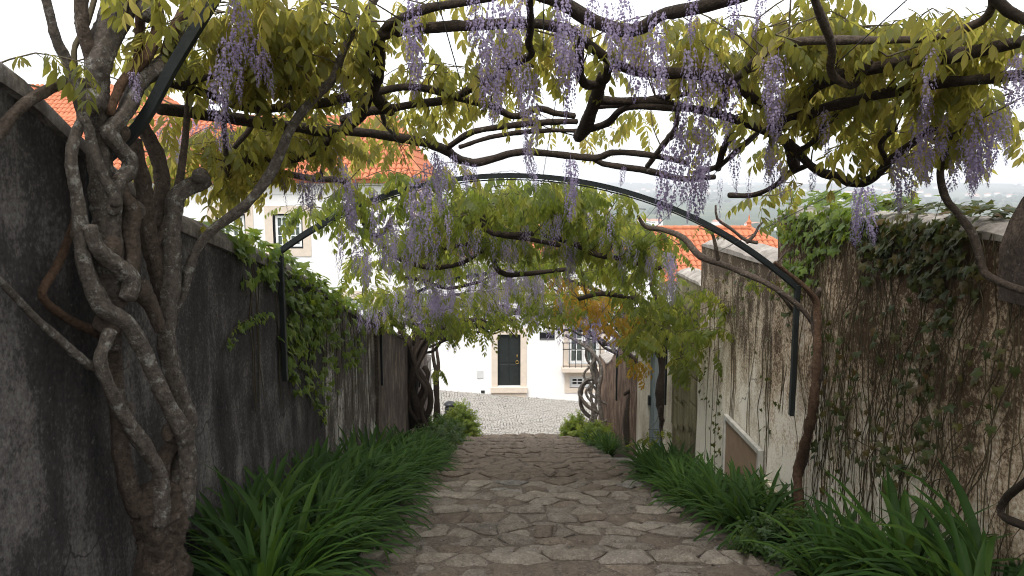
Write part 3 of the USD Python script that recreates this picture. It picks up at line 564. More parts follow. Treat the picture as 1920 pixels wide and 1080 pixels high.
# white house with the dark door
dx0, dx1 = bxx(933, 680), bxx(976, 680); dz0, dz1 = bz(950, 724), bz(950, 627)
hx0, hx1 = bxx(777), bxx(1235)
wb = (bxx(1068, 715), bxx(1124, 715), bz(1090, 727), bz(1090, 706))
wn = (bxx(1066, 660), bxx(1124, 660), bz(1090, 683), bz(1090, 610))
HB = ZST - 1.2
h = thing('white_house', ((hx0 + hx1) / 2, YF, ZST), 'white house across the street with dark green door and iron balcony', 'house')
HE = -0.95
put(h, 'wall', facade(hx0, hx1, HB, HE, [(dx0, dx1, dz0, dz1), wb, wn]), M_WHITE)
put(h, 'wall', bx(hx1 - .35, hx1, YF + .352, YF + 8, HB, HE), M_WHITE)
put(h, 'wall', bx(hx0, hx1, YF + 8.002, YF + 8.3, HB, HE), M_WHITE)
tw = .24
put(h, 'door_surround', cat_([bx(dx0 - tw, dx0, YF - .035, YF + .2, dz0 - .02, dz1 + tw), bx(dx1, dx1 + tw, YF - .035, YF + .2, dz0 - .02, dz1 + tw), bx(dx0, dx1, YF - .035, YF + .2, dz1, dz1 + tw)]), M_TRIM)
put(h, 'door_step', bx(dx0 - tw - .04, dx1 + tw + .04, YF - .14, YF + .25, dz0 - .25, dz0 - .021, .015), M_TRIM)
put(h, 'plinth', bx(dx0 - tw, dx1 + tw, YF - .06, YF + .02, dz0 - .9, dz0 - .252), M_TRIM)
d = put(h, 'door', bx(dx0, dx1, YF + .1, YF + .16, dz0 - .02, dz1), M_DOOR)
for k in range(2):
    xa = dx0 + .06 + k * (dx1 - dx0 - .06) / 2; xb = xa + (dx1 - dx0) / 2 - .09
    for (za, zb) in ((dz0 + .1, dz0 + .85), (dz0 + .95, dz1 - .12)): put(d, 'door_panel', bx(xa, xb, YF + .082, YF + .101, za, zb, .008), M_DOOR)
put(d, 'knocker', trimesh.creation.torus(.06, .014).apply_transform(trimesh.transformations.rotation_matrix(math.pi / 2, [1, 0, 0])).apply_translation([dx1 - .13, YF + .06, dz0 + .95]), M_BRASS)
put(d, 'handle', bx(dx1 - .16, dx1 - .1, YF + .05, YF + .081, dz0 + 1.15, dz0 + 1.25, .01), M_BRASS)
surround(h, *wb, .2); window(h, *wb, 2, 2, dark=False, curtain=False)
surround(h, *wn, .2); window(h, *wn, 2, 3, dark=False)
bl0, bl1, bzf = wn[0] - .28, wn[1] + .28, wn[2] - .05
put(h, 'balcony_slab', bx(bl0, bl1, YF - .42, YF - .032, bzf - .2, bzf, .02), M_TRIM)
for k in range(8):
    x = bl0 + .04 + k * (bl1 - bl0 - .08) / 7; put(h, 'balcony_bar', bx(x - .011, x + .011, YF - .40, YF - .378, bzf + .001, bzf + .98), M_IRON)
for zz in (bzf + .05, bzf + .72, bzf + .97): put(h, 'balcony_rail', bx(bl0 + .02, bl1 - .02, YF - .405, YF - .373, zz, zz + .03), M_IRON)
for x in (bl0 + .03, bl1 - .03): put(h, 'balcony_rail', bx(x - .012, x + .012, YF - .37, YF - .035, bzf + .95, bzf + .98), M_IRON)
put(h, 'utility_box', bx(bxx(894, 702), bxx(906, 702), YF - .03, YF + .02, bz(900, 709), bz(900, 694), .008), M_GREY)
put(h, 'vent', bx(bxx(902, 737), bxx(909, 737), YF - .02, YF + .02, bz(905, 738), bz(905, 732), .004), M_DARKF)
sgn = thing('street_sign', (bxx(1026, 630), YF, bz(1026, 630)), 'small black street name plaque on white wall right of the door', 'sign')
sx0, sx1, sz0, sz1 = bxx(1012, 630), bxx(1040, 630), bz(1026, 637), bz(1026, 622)
put(sgn, 'plaque', bx(sx0, sx1, YF - .03, YF - .005, sz0, sz1, .006), M_PLAQ)
put(sgn, 'border_line', cat_([bx(sx0 + .03, sx1 - .03, YF - .033, YF - .029, z_, z_ + .010) for z_ in (sz0 + .03, sz1 - .04)]), M_LETTER)

# roofs: hipped, of separate barrel tiles
def tile_proto(w_, l_):
    n = 5; a = np.linspace(0, np.pi, n); v = []
    for (y, s) in ((0, 1.0), (l_, .86)):
        v += [(math.cos(t) * w_ / 2 * s, y, math.sin(t) * w_ * .38 * s + (.03 if y == 0 else 0)) for t in a]
    F = []
    for j in range(n - 1): F += [(j, j + 1, n + j + 1), (j, n + j + 1, n + j)]
    F += [(0, j + 1, j) for j in range(1, n - 1)]
    return trimesh.Trimesh(v, F, process=False)
def roof_plane(parent, name, A, B, C, D, tw_=.24, tl=.36, parts=300, view=None, mat=None):
    """A,B eave corners (left to right seen from outside), D,C ridge corners above them; tiles laid in rows"""
    mat = mat or M_TILE
    A, B, C, D = map(lambda q: np.array(q, float), (A, B, C, D))
    u = (B - A); U = u / np.linalg.norm(u); n = np.cross(u, D - A); n /= np.linalg.norm(n)
    if n[2] < 0: n = -n
    Vd = np.cross(n, U); Vd = Vd if Vd[2] > 0 else -Vd
    put(parent, name, trimesh.Trimesh(np.vstack([[A, B, C, D], np.array([A, B, C, D]) - n * .12]), [(0, 1, 2), (0, 2, 3), (4, 6, 5), (4, 7, 6), (0, 4, 5), (0, 5, 1), (1, 5, 6), (1, 6, 2), (2, 6, 7), (2, 7, 3), (3, 7, 4), (3, 4, 0)], process=False), mat)
    poly = Polygon([((q - A) @ U, (q - A) @ Vd) for q in (A, B, C, D)]).buffer(.02)
    pr = tile_proto(tw_, tl * 1.15); R = np.eye(4); R[:3, 0], R[:3, 1], R[:3, 2] = U, Vd, n
    from shapely.geometry import Point
    lu, lv = np.linalg.norm(u), max((C - A) @ Vd, (D - A) @ Vd); rr = np.random.default_rng(5); T = []
    for r in range(int(lv / tl)):
        for c in range(int(lu / tw_) + 1):
            if poly.contains(Point(c * tw_ + tw_ / 2, r * tl + tl * .5)):
                M = R.copy(); M[:3, 3] = A + U * (c * tw_ + tw_ / 2 + rr.normal(0, .006)) + Vd * (r * tl - .02) + n * (.012 + rr.normal(0, .004)); T.append(M)
    def seen(M):
        d = M[:3, 3] - EYE; c = d @ FWD; x, y = 960 + FPX * (d @ RIGHT) / c, 540 - FPX * (d @ UP) / c
        return view is not None and view[0] < x < view[2] and view[1] < y < view[3]
    T.sort(key=lambda M: not seen(M)); k = min(parts, sum(map(seen, T)))
    for M in T[:k]: put(parent, 'roof_tile', pr, mat, M=M, shared=True, smooth=60)
    rest = [pr.copy().apply_transform(M) for M in T[k:]]
    if rest: put(parent, name + '_tiles', cat_(rest), mat, smooth=60, kind='stuff')
def ridge(parent, P0, P1, r=.13):
    P0, P1 = np.array(P0, float), np.array(P1, float); L = np.linalg.norm(P1 - P0); n = max(1, int(L / .4)); ms = []
    for k in range(n):
        a, b = P0 + (P1 - P0) * k / n, P0 + (P1 - P0) * (k + 1.04) / n; ms.append(tube([a, b], [r, r * .86], 8, 5, 0))
    put(parent, 'ridge_tiles', cat_(ms), M_TILE, smooth=50, kind='stuff')
# door house roof (low) - eave along the facade, hidden mostly by the vine
RY = YF + 4.2; zr = HE + .75
roof_plane(h, 'roof', (hx0, YF - .35, HE), (hx1 + .3, YF - .35, HE), (hx1 - 3.0, RY, zr), (hx0, RY, zr), parts=0)
roof_plane(h, 'roof', (hx1 + .3, YF - .35, HE), (hx1 + .3, YF + 8.6, HE), (hx1 - 3.0, RY, zr), (hx1 - 3.0, RY, zr), parts=0)
roof_plane(h, 'roof', (hx1 + .3, YF + 8.6, HE), (hx0, YF + 8.6, HE), (hx0, RY, zr), (hx1 - 3.0, RY, zr), parts=0)
ridge(h, (hx0, RY, zr + .02), (hx1 - 3, RY, zr + .02))

# tall white house at left with windows and hipped roof
tx1 = bxx(775, 450); tx0 = bxx(-420, 450); ez = bz(600, 338)
T = thing('white_house', ((tx0 + tx1) / 2, YF - .3, ZST), 'tall white house above the left wall with orange roof and dark framed windows', 'house')
YT = YF - .25
def tw_rect(px0, px1, py0, py1):
    a, b = UY(px0, (py0 + py1) / 2, YT), UY(px1, (py0 + py1) / 2, YT); return (a[0], b[0], UY(540, py1, YT)[2], UY(540, py0, YT)[2])
wins = [tw_rect(512, 568, 401, 466), tw_rect(405, 461, 401, 466), tw_rect(512, 568, 560, 640), tw_rect(652, 700, 560, 640)]
put(T, 'wall', facade(tx0, tx1, HB, ez, wins, YT), M_WHITE)
put(T, 'wall', bx(tx1 - .35, tx1, YT + .352, YT + 9, HB, ez), M_WHITE)
put(T, 'wall', bx(tx0, tx1, YT + 9.002, YT + 9.3, HB, ez), M_WHITE)
put(T, 'cornice', bx(tx0, tx1 + .12, YT - .14, YT - .002, ez - .18, ez - .01, .03), M_WHITE)
put(T, 'string_course', bx(tx0, tx1, YT - .03, YT - .001, bz(600, 364), bz(600, 357)), M_WHITE)
for q in wins: surround(T, *q, .3, YT); window(T, *q, 2, 3 if q[3] > -3 else 3, YT)
zt1 = UY(700, 222, YT + 4.6)[2]; rx = UY(742, 222, YT + 4.6)[0]
rleft = UY(430, 222, YT + 4.6)[0]
roof_plane(T, 'roof', (tx0, YT - .4, ez), (tx1 + .35, YT - .4, ez), (rx, YT + 4.6, zt1), (tx0, YT + 4.6, zt1), .235, .40, 300, (590, 200, 840, 330))
roof_plane(T, 'roof', (tx1 + .35, YT - .4, ez), (tx1 + .35, YT + 9.6, ez), (rx, YT + 4.6, zt1), (rx, YT + 4.6, zt1), parts=0)
roof_plane(T, 'roof', (tx1 + .35, YT + 9.6, ez), (tx0, YT + 9.6, ez), (tx0, YT + 4.6, zt1), (rx, YT + 4.6, zt1), parts=0)
ridge(T, (tx0, YT + 4.6, zt1 + .02), (rx, YT + 4.6, zt1 + .02)); ridge(T, (rx, YT + 4.6, zt1 + .02), (tx1 + .35, YT - .4, ez + .05))
# taller block further left (its roof shows above the wall)
B = thing('white_house', (-20.5, YF + 10, ZST), 'orange tiled roof of a house far behind the left wall by the twisted trunk', 'house')
za = UY(60, 262, 42)[2]; zr2 = UY(60, 160, 46)[2]; xa, xb = UY(-420, 200, 42)[0], UY(330, 200, 42)[0]
put(B, 'wall', bx(xa, xb, 42.0, 50, HB, za), M_WHITE)
roof_plane(B, 'roof', (xa, 41.6, za), (xb + .4, 41.6, za), (xb - 3, 46, zr2), (xa, 46, zr2), .26, .42, 220, (40, 150, 420, 300))
roof_plane(B, 'roof', (xb + .4, 50.4, za), (xa, 50.4, za), (xa, 46, zr2), (xb - 3, 46, zr2), parts=0)
roof_plane(B, 'roof', (xb + .4, 41.6, za), (xb + .4, 50.4, za), (xb - 3, 46, zr2), (xb - 3, 46, zr2), parts=0)
# lower house to the right: red roof seen over the right wall
yr = 38.0
E0 = UY(1150, 500, yr - 4); R0, R1 = UY(1195, 424, yr), UY(1404, 428, yr)
Hh = thing('red_roofed_house', (E0[0] + 6, yr, ZST), 'low house with red tiled hip roof and finial beyond the right wall', 'house')
xa, xb, ezz = R0[0] - 6, R1[0] + 3.6, R0[2] - 2.3
put(Hh, 'wall', bx(xa + .3, xb - .3, yr - 3.6, yr + 3.6, HB - 2, ezz), M_WHITE)
roof_plane(Hh, 'roof', (xa, yr - 4, ezz), (xb, yr - 4, ezz), R1, (xa, yr, R1[2]), .25, .42, 300, (1180, 400, 1480, 490))
roof_plane(Hh, 'roof', (xb, yr - 4, ezz), (xb, yr + 4, ezz), R1, R1, .25, .42, 0)
roof_plane(Hh, 'roof', (xb, yr + 4, ezz), (xa, yr + 4, ezz), (xa, yr, R1[2]), R1, .25, .42, 0)
ridge(Hh, (xa, yr, R1[2] + .02), R1 + [0, 0, .02]); ridge(Hh, R1 + [0, 0, .02], (xb, yr - 4, ezz + .04))
put(Hh, 'finial', trimesh.creation.revolve(np.array([(0, 0), (.14, 0), (.10, .1), (.13, .2), (.05, .32), (.03, .5), (0, .56)]), sections=10).apply_translation(R1 + [0, 0, .1]), M_TILE)

# far valley: scattered villages and woods (too many and too small to tell apart)
rr = np.random.default_rng(77)
fw, fr_, ff = [], [], []
for k in range(900):
    Y = rr.uniform(700, 6500); X = Y * rr.uniform(-.75, .75)
    if meshkit.noise(np.array([[X / 500, Y / 500, 2.2]]), 4)[0] < .5: continue
    z = float(terrain_z(X, Y)); a, b, c = rr.uniform(9, 26), rr.uniform(8, 14), rr.uniform(5, 10)
    fw.append(bx(X, X + a, Y, Y + b, z - 4, z + c))
    v = [(X - .4, Y - .4, z + c), (X + a + .4, Y - .4, z + c), (X + a + .4, Y + b + .4, z + c), (X - .4, Y + b + .4, z + c), (X + 2, Y + b / 2, z + c + 3), (X + a - 2, Y + b / 2, z + c + 3)]
    fr_.append(trimesh.Trimesh(v, [(0, 1, 5), (0, 5, 4), (1, 2, 5), (2, 3, 4), (2, 4, 5), (3, 0, 4)], process=False))
put('/World', 'far_village', cat_(fw), M_FARW, kind='stuff', label='pale far-off village houses scattered across the hazy valley', cat='village')
put('/World', 'far_village_roofs', cat_(fr_), M_FARR, kind='stuff', label='tiny reddish roofs of the far-off village houses in the valley', cat='roofs')
ico = trimesh.creation.icosphere(1)
for k in range(2600):
    Y = rr.uniform(250, 4200); X = Y * rr.uniform(-.7, .8)
    if meshkit.noise(np.array([[X / 350, Y / 350, 5.2]]), 8)[0] < .45: continue
    s = rr.uniform(4, 10); m = ico.copy(); m.vertices = m.vertices * (1 + .3 * rr.normal(size=(len(m.vertices), 1)) * .6) * [s * 1.3, s * 1.3, s]
    ff.append(m.apply_translation([X, Y, float(terrain_z(X, Y)) + s * .4]))
put('/World', 'far_woods', cat_(ff), M_FOREST, kind='stuff', label='hazy dark woodland patches spread over the far valley', cat='woods')
HAZE = 2.6e-4
if HAZE:
    usdkit.material(stage, '/World/Looks/haze_air', {'v': ('principled_volume', {'color': (0.93, 0.95, 1.0), 'density': HAZE, 'anisotropy': 0.2})}, [], volume='v.volume')
    put('/World', 'haze', trimesh.creation.box([16400, 8000, 330]).apply_translation([0, 3600, 40]), UsdShade.Material.Get(stage, '/World/Looks/haze_air'), kind='stuff', label='pale haze lying over the valley', cat='haze')

# litter bin at the foot of the path
bp = UY(844, 775, 25.6); bzr = float(street_z(bp[0], 25.6))
b = thing('litter_bin', (bp[0], 25.6, bzr), 'black cylindrical litter bin with domed lid at the foot of the path', 'litter bin')
def lathe(prof, n=20): return trimesh.creation.revolve(np.array(prof), sections=n)
P_ = np.array([bp[0], 25.6, bzr])
put(b, 'body', lathe([(0, .12), (.17, .12), (.185, .2), (.185, .86), (.165, .88), (.165, .84), (0, .84)]).apply_translation(P_), M_BIN, smooth=40)
put(b, 'lid', lathe([(0, .94), (.2, .94), (.21, .97), (.19, 1.02), (.12, 1.06), (.03, 1.08), (0, 1.08)]).apply_translation(P_), M_BIN, smooth=40)
put(b, 'post', lathe([(0, -.1), (.06, -.1), (.06, .12), (0, .12)]).apply_translation(P_), M_BIN, smooth=40)
for a in (0.4, 2.5, 4.6): put(b, 'lid_bracket', bx(-.012, .012, -.012, .012, .86, .95).apply_translation(P_ + [.15 * math.cos(a), .15 * math.sin(a), 0]), M_BIN)

# ---------------------------------------------------------------- steel arches
def flatbar(P, w_, t_, side):
    """flat bar swept along P: w_ wide along 'side', t_ thick"""
    P = np.asarray(P, float); t = np.gradient(P, axis=0); t /= np.linalg.norm(t, axis=1, keepdims=True)
    s = np.array(side, float); n = np.cross(t, s); n /= np.linalg.norm(n, axis=1, keepdims=True)
    rows = np.stack([P - s * w_ / 2 - n * t_ / 2, P + s * w_ / 2 - n * t_ / 2, P + s * w_ / 2 + n * t_ / 2, P - s * w_ / 2 + n * t_ / 2], 1)
    v = rows.reshape(-1, 3); k = len(P); i, j = np.meshgrid(np.arange(k - 1), np.arange(4), indexing='ij')
    q = np.stack([i * 4 + j, i * 4 + (j + 1) % 4, (i + 1) * 4 + (j + 1) % 4, (i + 1) * 4 + j], -1).reshape(-1, 4)
    m = trimesh.Trimesh(v, np.vstack([q[:, [0, 1, 2]], q[:, [0, 2, 3]], [(0, 1, 2), (0, 2, 3), (4 * k - 4, 4 * k - 2, 4 * k - 3), (4 * k - 4, 4 * k - 1, 4 * k - 2)]]), process=False); m.fix_normals(); return m
def arch(Y, label, bot_l=1.36, bot_r=1.36):
    A = thing('steel_arch', (0.375, Y, gz(Y)), label, 'arch', 'steel arches carrying the wisteria')
    xs = np.linspace(XL + .07, XR - .07, 60); P = np.column_stack([xs, np.full(60, Y), zv(xs, Y)])
    put(A, 'arch_bar', flatbar(P, .05, .052, (0, 1, 0)), M_IRON)
    put(A, 'inner_strip', flatbar(P - [0, 0, .04], .03, .012, (0, 1, 0)), M_IRON)
    for x, bt in ((P[0], bot_l), (P[-1], bot_r)):
        put(A, 'post', bx(x[0] - .025, x[0] + .025, Y - .032, Y + .032, x[2] - bt, x[2] + .03, .006), M_IRON)
arch(8.0, 'dark steel arch spanning the path in front, clearest of the arches')
arch(14.3, 'second steel arch half hidden in leaves above the middle of the path')
arch(20.6, 'far steel arch buried in vines near the street')
YA = 4.4
P = [(XL + .1, YA, 1.70), UY(262, 235, YA), UY(322, 128, YA), UY(400, 0, YA), UY(455, -90, YA), (-.75, YA, 3.75), (.4, YA, 4.0), (1.7, YA, 3.95), (2.75, YA, 3.4), (3.14, YA, 2.5), (3.16, YA, 1.38)]
A = thing('steel_arch', (0.375, YA, gz(YA)), 'nearest steel arch, its dark bar rising steeply behind the twisted trunk', 'arch', 'steel arches carrying the wisteria')
put(A, 'arch_bar', flatbar(spline(P, .1), .05, .055, (0, 1, 0)), M_IRON)
put(A, 'post', bx(XL + .06, XL + .13, YA - .04, YA + .04, .5, 1.71, .006), M_IRON)
# training wires
W = thing('training_wires', (0, 8, 1.4), 'thin training wires running under the wisteria from arch to arch', 'wires')
for (a, c) in (((1020, -5), (1018, 95)), ((1700, 0), (1180, 470)), ((1905, 190), (1350, 470)), ((820, 0), (880, 210)), ((690, 200), (800, 330))):
    p0, p1 = UV(*a, .02), UV(*c, -.05); put(W, 'wire', tube([p0, p1], .0035, 4, 3, 0), M_WIRE)
for X in (-.9, .4, 1.6):
    put(W, 'wire', tube([(X, 4.4, zarch(X) + gz(4.4) + .1), (X, 8, zv(X, 8) + .04), (X, 14.3, zv(X, 14.3) + .04), (X, 20.6, zv(X, 20.6) + .04)], .003, 4, 8, 0), M_WIRE)

# ================================================================ plants
def fold_leaf(L, W, fold=.18, curl=.15, rows=((0.0, .12), (.28, .85), (.62, 1.0), (1.0, 0.0))):
    """one folded leaf along +x, midrib on the axis, blade curling downwards"""
    v, F, prev = [], [], None
    for (s, k) in rows:
        x, z = L * s, -curl * L * s * s
        if k == 0: v.append((x, 0, z)); cur = (len(v) - 1,) * 3
        else:
            w_ = W * k / 2; v += [(x, -w_, z + fold * w_), (x, 0, z), (x, w_, z + fold * w_)]; n = len(v); cur = (n - 3, n - 2, n - 1)
        if prev:
            a, b, c = prev; d, e, f = cur
            F += [(a, b, e), (b, c, f)] if d == e else [(a, b, e), (a, e, d), (b, c, f), (b, f, e)]
            if d == e: F = F[:-2] + [(a, b, e), (b, c, e)]
        prev = cur
    return np.array(v, float), np.array(F)
def compound_leaf(seed, pairs=6, L=.30, ll=.112, lw=.042, droop=.5):
    r = np.random.default_rng(seed); Vs, Fs, n = [], [], 0
    def rach(s): return np.array([L * s * (1 - .12 * s), .02 * math.sin(seed) * s * s, -L * droop * s ** 2 * .8])
    pts = np.array([rach(s) for s in np.linspace(0, 1, 5)]); st = tube(pts, np.linspace(.0022, .001, 5), 3, .09, 0)
    Vs.append(np.array(st.vertices)); Fs.append(np.array(st.faces)); n = len(Vs[0])
    spots = [(.22 + .76 * k / (pairs - 1), sd) for k in range(pairs) for sd in (-1, 1)] + [(1.0, 0)]
    for s, sd in spots:
        k = (1 - .35 * abs(s - .5) * 2 * (s > .5)) * r.uniform(.85, 1.1) * (.82 if s < .35 else 1)
        v, F = fold_leaf(ll * k, lw * k, r.uniform(.1, .35), r.uniform(.1, .35))
        az = sd * math.radians(r.uniform(55, 80)) if sd else r.normal(0, .2)
        M = rotm(az, math.radians(r.uniform(28, 62)) if sd else math.radians(60 * droop + 25), sd * r.uniform(-.3, .3), 1.0, rach(s))
        v = v @ M[:3, :3].T + M[:3, 3]; Vs.append(v); Fs.append(F + n); n += len(v)
    return trimesh.Trimesh(np.vstack(Vs), np.vstack(Fs), process=False)
LEAVES = [compound_leaf(k + 1, 5 + k % 3, .27 + .025 * (k % 4), droop=.25 + .12 * (k % 5)) for k in range(10)]
def raceme(seed, L=.45, R=.062, n=74, buds=.25, thin=False):
    r = np.random.default_rng(seed); Vs, Fs, c = [], [], 0
    def add(v, F):
        nonlocal c
        Vs.append(v); Fs.append(np.asarray(F) + c); c += len(v)
    bend = r.normal(0, .02, 2)
    ax = lambda s: np.array([bend[0] * s * s, bend[1] * s * s, -L * s])
    st = tube(np.array([ax(s) for s in np.linspace(0, 1, 5)]), np.linspace(.0026, .0010, 5), 3, .12, 0); add(np.array(st.vertices), st.faces)
    for k in range(n):
        s = .07 + .93 * (k + r.uniform(-.4, .4)) / n; s = min(max(s, .05), 1)
        prof = (1.0 if s < 1 - buds else max(.18, 1 - (s - 1 + buds) / buds * .85)) * (.75 + .25 * min(1, s * 5)) * (1.05 - .35 * s)
        az = k * 2.39996 + r.normal(0, .3); rad = R * prof * r.uniform(.6, 1.12)
        p0 = ax(s); d = np.array([math.cos(az), math.sin(az), 0]); p1 = p0 + d * rad + [0, 0, -.25 * rad]
        size = .0145 * (1 if s < 1 - buds else max(.38, 1 - (s - 1 + buds) / buds * .6)) * r.uniform(.85, 1.2)
        if thin: size *= .7
        t = np.cross(d, [0, 0, 1.0]); up = np.array([0, 0, 1.0]); q = .0007
        # pedicel, standard petal (cupped, reflexed), wings and keel hanging below it: one flower
        w1 = size * 1.05
        v = np.array([p0 + up * q, p0 - up * q, p1, p1 + t * w1 + up * size * .5 + d * size * .25, p1 - t * w1 + up * size * .5 + d * size * .25, p1 + up * size * 1.5 + d * size * .1, p1 + d * size * .5 + up * size * .35,
                      p1 - up * size * 1.5 + d * size * 1.25, p1 + t * size * .5 - up * size * .45 + d * size * .8, p1 - t * size * .5 - up * size * .45 + d * size * .8])
        F = [(0, 1, 2), (2, 3, 6), (3, 5, 6), (5, 4, 6), (4, 2, 6), (2, 8, 7), (2, 7, 9), (2, 9, 8), (8, 9, 7)]
        add(v, F)
    return trimesh.Trimesh(np.vstack(Vs), np.vstack(Fs), process=False)
RACEMES = [raceme(1), raceme(2, n=84, R=.07), raceme(3, n=64, R=.055, buds=.4), raceme(4, n=80, R=.064, buds=.15), raceme(5, n=68, R=.06, buds=.5), raceme(6, n=34, R=.038, buds=.6, thin=True)]
RACE_FAR = [raceme(11, n=40, R=.075), raceme(12, n=44, R=.08), raceme(13, n=36, R=.07, buds=.4)]

# ---- vines as things: stems, branches, leaves and racemes gathered per vine
class Vine:
    def __init__(s, base, label):
        s.p = thing('wisteria', base, label, 'wisteria'); s.leaves, s.rac, s.tw, s.br = [], [], [], []
    def wood(s, name, P, r, mat, sides=9, step=.045, rough=.14, seed=0, label=None):
        P = np.asarray(P, float); m = tube(P, r, sides, step, rough, seed, fineb=.55 if sides > 12 else 0)
        put(s.p, name, m, mat, smooth=True, label=label); S = spline(P, .12); s.br.append(S); return m
def pxr(px, Y): return px * Y / FPX
def tree_pt(px, py, dy=0.0):
    d = ray(px, py); d = d / d[1]
    Y = -4.115 / (d[0] - .47); Y = Y + dy; X = d[0] * Y
    if X < XL + .09: Y = (XL + .09) / d[0]
    return EYE + d * Y
v1 = Vine((-1.98, 4.5, gz(4.5)), 'huge old wisteria with a twisted many-stemmed trunk against the left wall')
def stem(pts, rp, mat, dy=0.0, seed=0, name='stem', vine=v1, Y=None, sides=22, rough=.13):
    n = len(pts); rp = np.interp(np.linspace(0, 1, n), np.linspace(0, 1, len(rp)), rp)
    dys = np.interp(np.linspace(0, 1, n), np.linspace(0, 1, np.size(dy)), np.atleast_1d(dy))
    if Y is None: W = np.array([tree_pt(*p, dd) for p, dd in zip(pts, dys)])
    else:
        Ys = np.interp(np.linspace(0, 1, n), np.linspace(0, 1, np.size(Y)), np.atleast_1d(Y)); W = np.array([UY(*p, y) for p, y in zip(pts, Ys)])
    vine.wood(name, W, pxr(rp, W[:, 1]) * .86, mat, sides, .016, rough, seed)
# trunk foot continues below the picture into the bed
foot = [tree_pt(305, 1085), tree_pt(300, 1010), tree_pt(298, 960), tree_pt(298, 915)]
foot.insert(0, (foot[0][0] - .01, foot[0][1] + .02, gz(foot[0][1]) - .15))
v1.wood('trunk', foot, [.19, .135, .13, .142, .125], M_BARK, 34, .016, .15, 1)
stem([(303, 985), (303, 945), (300, 890), (283, 858), (236, 785), (203, 722), (187, 676), (196, 645), (207, 620)], [16, 17, 16, 15, 15, 15], M_BARK_G, -.14, 2)
stem([(190, 690), (168, 686), (120, 645), (60, 590), (0, 527), (-70, 462)], [10, 9, 9, 8, 8], M_BARK_G, -.08, 3)
stem([(262, 960), (240, 905), (228, 850), (224, 790), (216, 720), (210, 650), (206, 600)], [26, 20, 19, 18, 19, 22], M_BARK, .05, 4)
stem([(210, 655), (207, 600), (205, 560), (204, 500), (203, 445), (199, 395), (190, 320), (187, 230), (184, 160), (184, 125), (198, 75), (212, 20), (220, -60)], [20, 23, 26, 31, 32, 28, 22, 21, 23, 26, 25, 24], M_BARK_G, 0, 5, 'trunk')
stem([(60, -70), (83, -10), (105, 70), (128, 120), (146, 180), (156, 222), (141, 255), (133, 310), (146, 370), (152, 435), (160, 495), (170, 530), (180, 552), (196, 580), (236, 606), (264, 650), (289, 700), (311, 750), (336, 800), (350, 840), (352, 910), (346, 965)], [9, 11, 12, 11, 13, 16, 17, 17, 18, 18, 18, 17], M_BARK_G, [-.05, -.05, -.08, -.1, -.14, -.16, -.1], 6)
stem([(156, 222), (166, 240), (178, 290), (197, 335), (212, 362), (218, 385)], [9, 11, 13, 13], M_BARK_G, -.14, 7)
stem([(213, 400), (222, 345), (240, 322), (243, 300), (222, 275), (204, 250), (212, 236), (235, 208), (258, 160), (280, 138), (305, 120), (340, 66), (361, 15), (380, -60)], [14, 16, 16, 17, 18, 16, 17, 17, 16, 15], M_BARK_G, [-.1, -.1, -.08, -.05], 8)
stem([(222, 330), (232, 368), (249, 393), (246, 435), (250, 480), (243, 525), (236, 560)], [13, 16, 16, 15, 17, 15], M_BARK, -.1, 9)
stem([(168, 425), (174, 448), (190, 475), (220, 500), (245, 524), (240, 560)], [14, 17, 18, 17], M_BARK_G, -.16, 10)
stem([(300, 960), (335, 880), (345, 810), (350, 788), (336, 740), (320, 690), (311, 640), (314, 590), (320, 540), (321, 490), (323, 425), (330, 372), (352, 350), (384, 338)], [20, 22, 22, 19, 18, 18, 17, 18, 20], M_BARK_G, [.02, .06], 11)
stem([(298, 925), (306, 865), (322, 835), (340, 810)], [20, 18, 19], M_BARK, .02, 12)
stem([(252, 262), (258, 300), (268, 345), (275, 420), (288, 480), (300, 525), (312, 575)], [15, 17, 18, 17], M_BARK, .12, 13)
stem([(262, 220), (272, 245), (297, 300), (305, 360), (300, 430), (290, 470), (300, 520)], [13, 16, 15, 14], M_BARK, .17, 14)
stem([(296, 455), (316, 405), (338, 330), (348, 250), (353, 175), (350, 120)], [8, 7, 6], M_BARK, .08, 15)
stem([(322, 600), (335, 566), (346, 545), (355, 500), (371, 465), (400, 430), (450, 393), (490, 350), (516, 310), (541, 250), (566, 210), (600, 172), (626, 145), (646, 90), (690, 20), (735, -60)], [8, 9, 10, 11, 10, 8, 7], M_BARK_G, 0, 16, Y=[4.72, 4.8, 4.9, 5.0, 5.0])
stem([(176, 150), (168, 100), (155, 50), (150, -40)], [14, 13, 12], M_BARK, .03, 17)
stem([(205, 215), (228, 155), (265, 120), (286, 85), (298, 30), (270, -30)], [9, 11, 12, 11], M_BARK_R, -.08, 18)
stem([(232, 200), (252, 140), (262, 100), (262, 60), (268, -30)], [12, 11, 11], M_BARK_R, .06, 19)
stem([(208, 95), (226, 60), (241, 30), (252, -30)], [12, 11, 10], M_BARK, .02, 20)
stem([(308, 100), (326, 50), (350, 8), (372, -40)], [8, 9, 8], M_BARK_R, -.1, 21)
stem([(160, 160), (125, 154), (92, 168), (50, 192), (20, 220), (0, 248), (-45, 315)], [14, 13, 12, 12], M_BARK, 0, 22)
stem([(141, 408), (120, 470), (100, 510), (79, 545), (85, 565), (105, 582), (140, 605), (186, 626)], [7, 9, 9, 10], M_BARK_R, .1, 23)
stem([(215, 575), (245, 548), (275, 560), (290, 590), (300, 620)], [14, 15, 14], M_BARK, -.05, 24)
stem([(150, 170), (143, 140), (140, 90), (165, 40), (185, -30)], [6, 6, 5], M_TWIG, .1, 25)
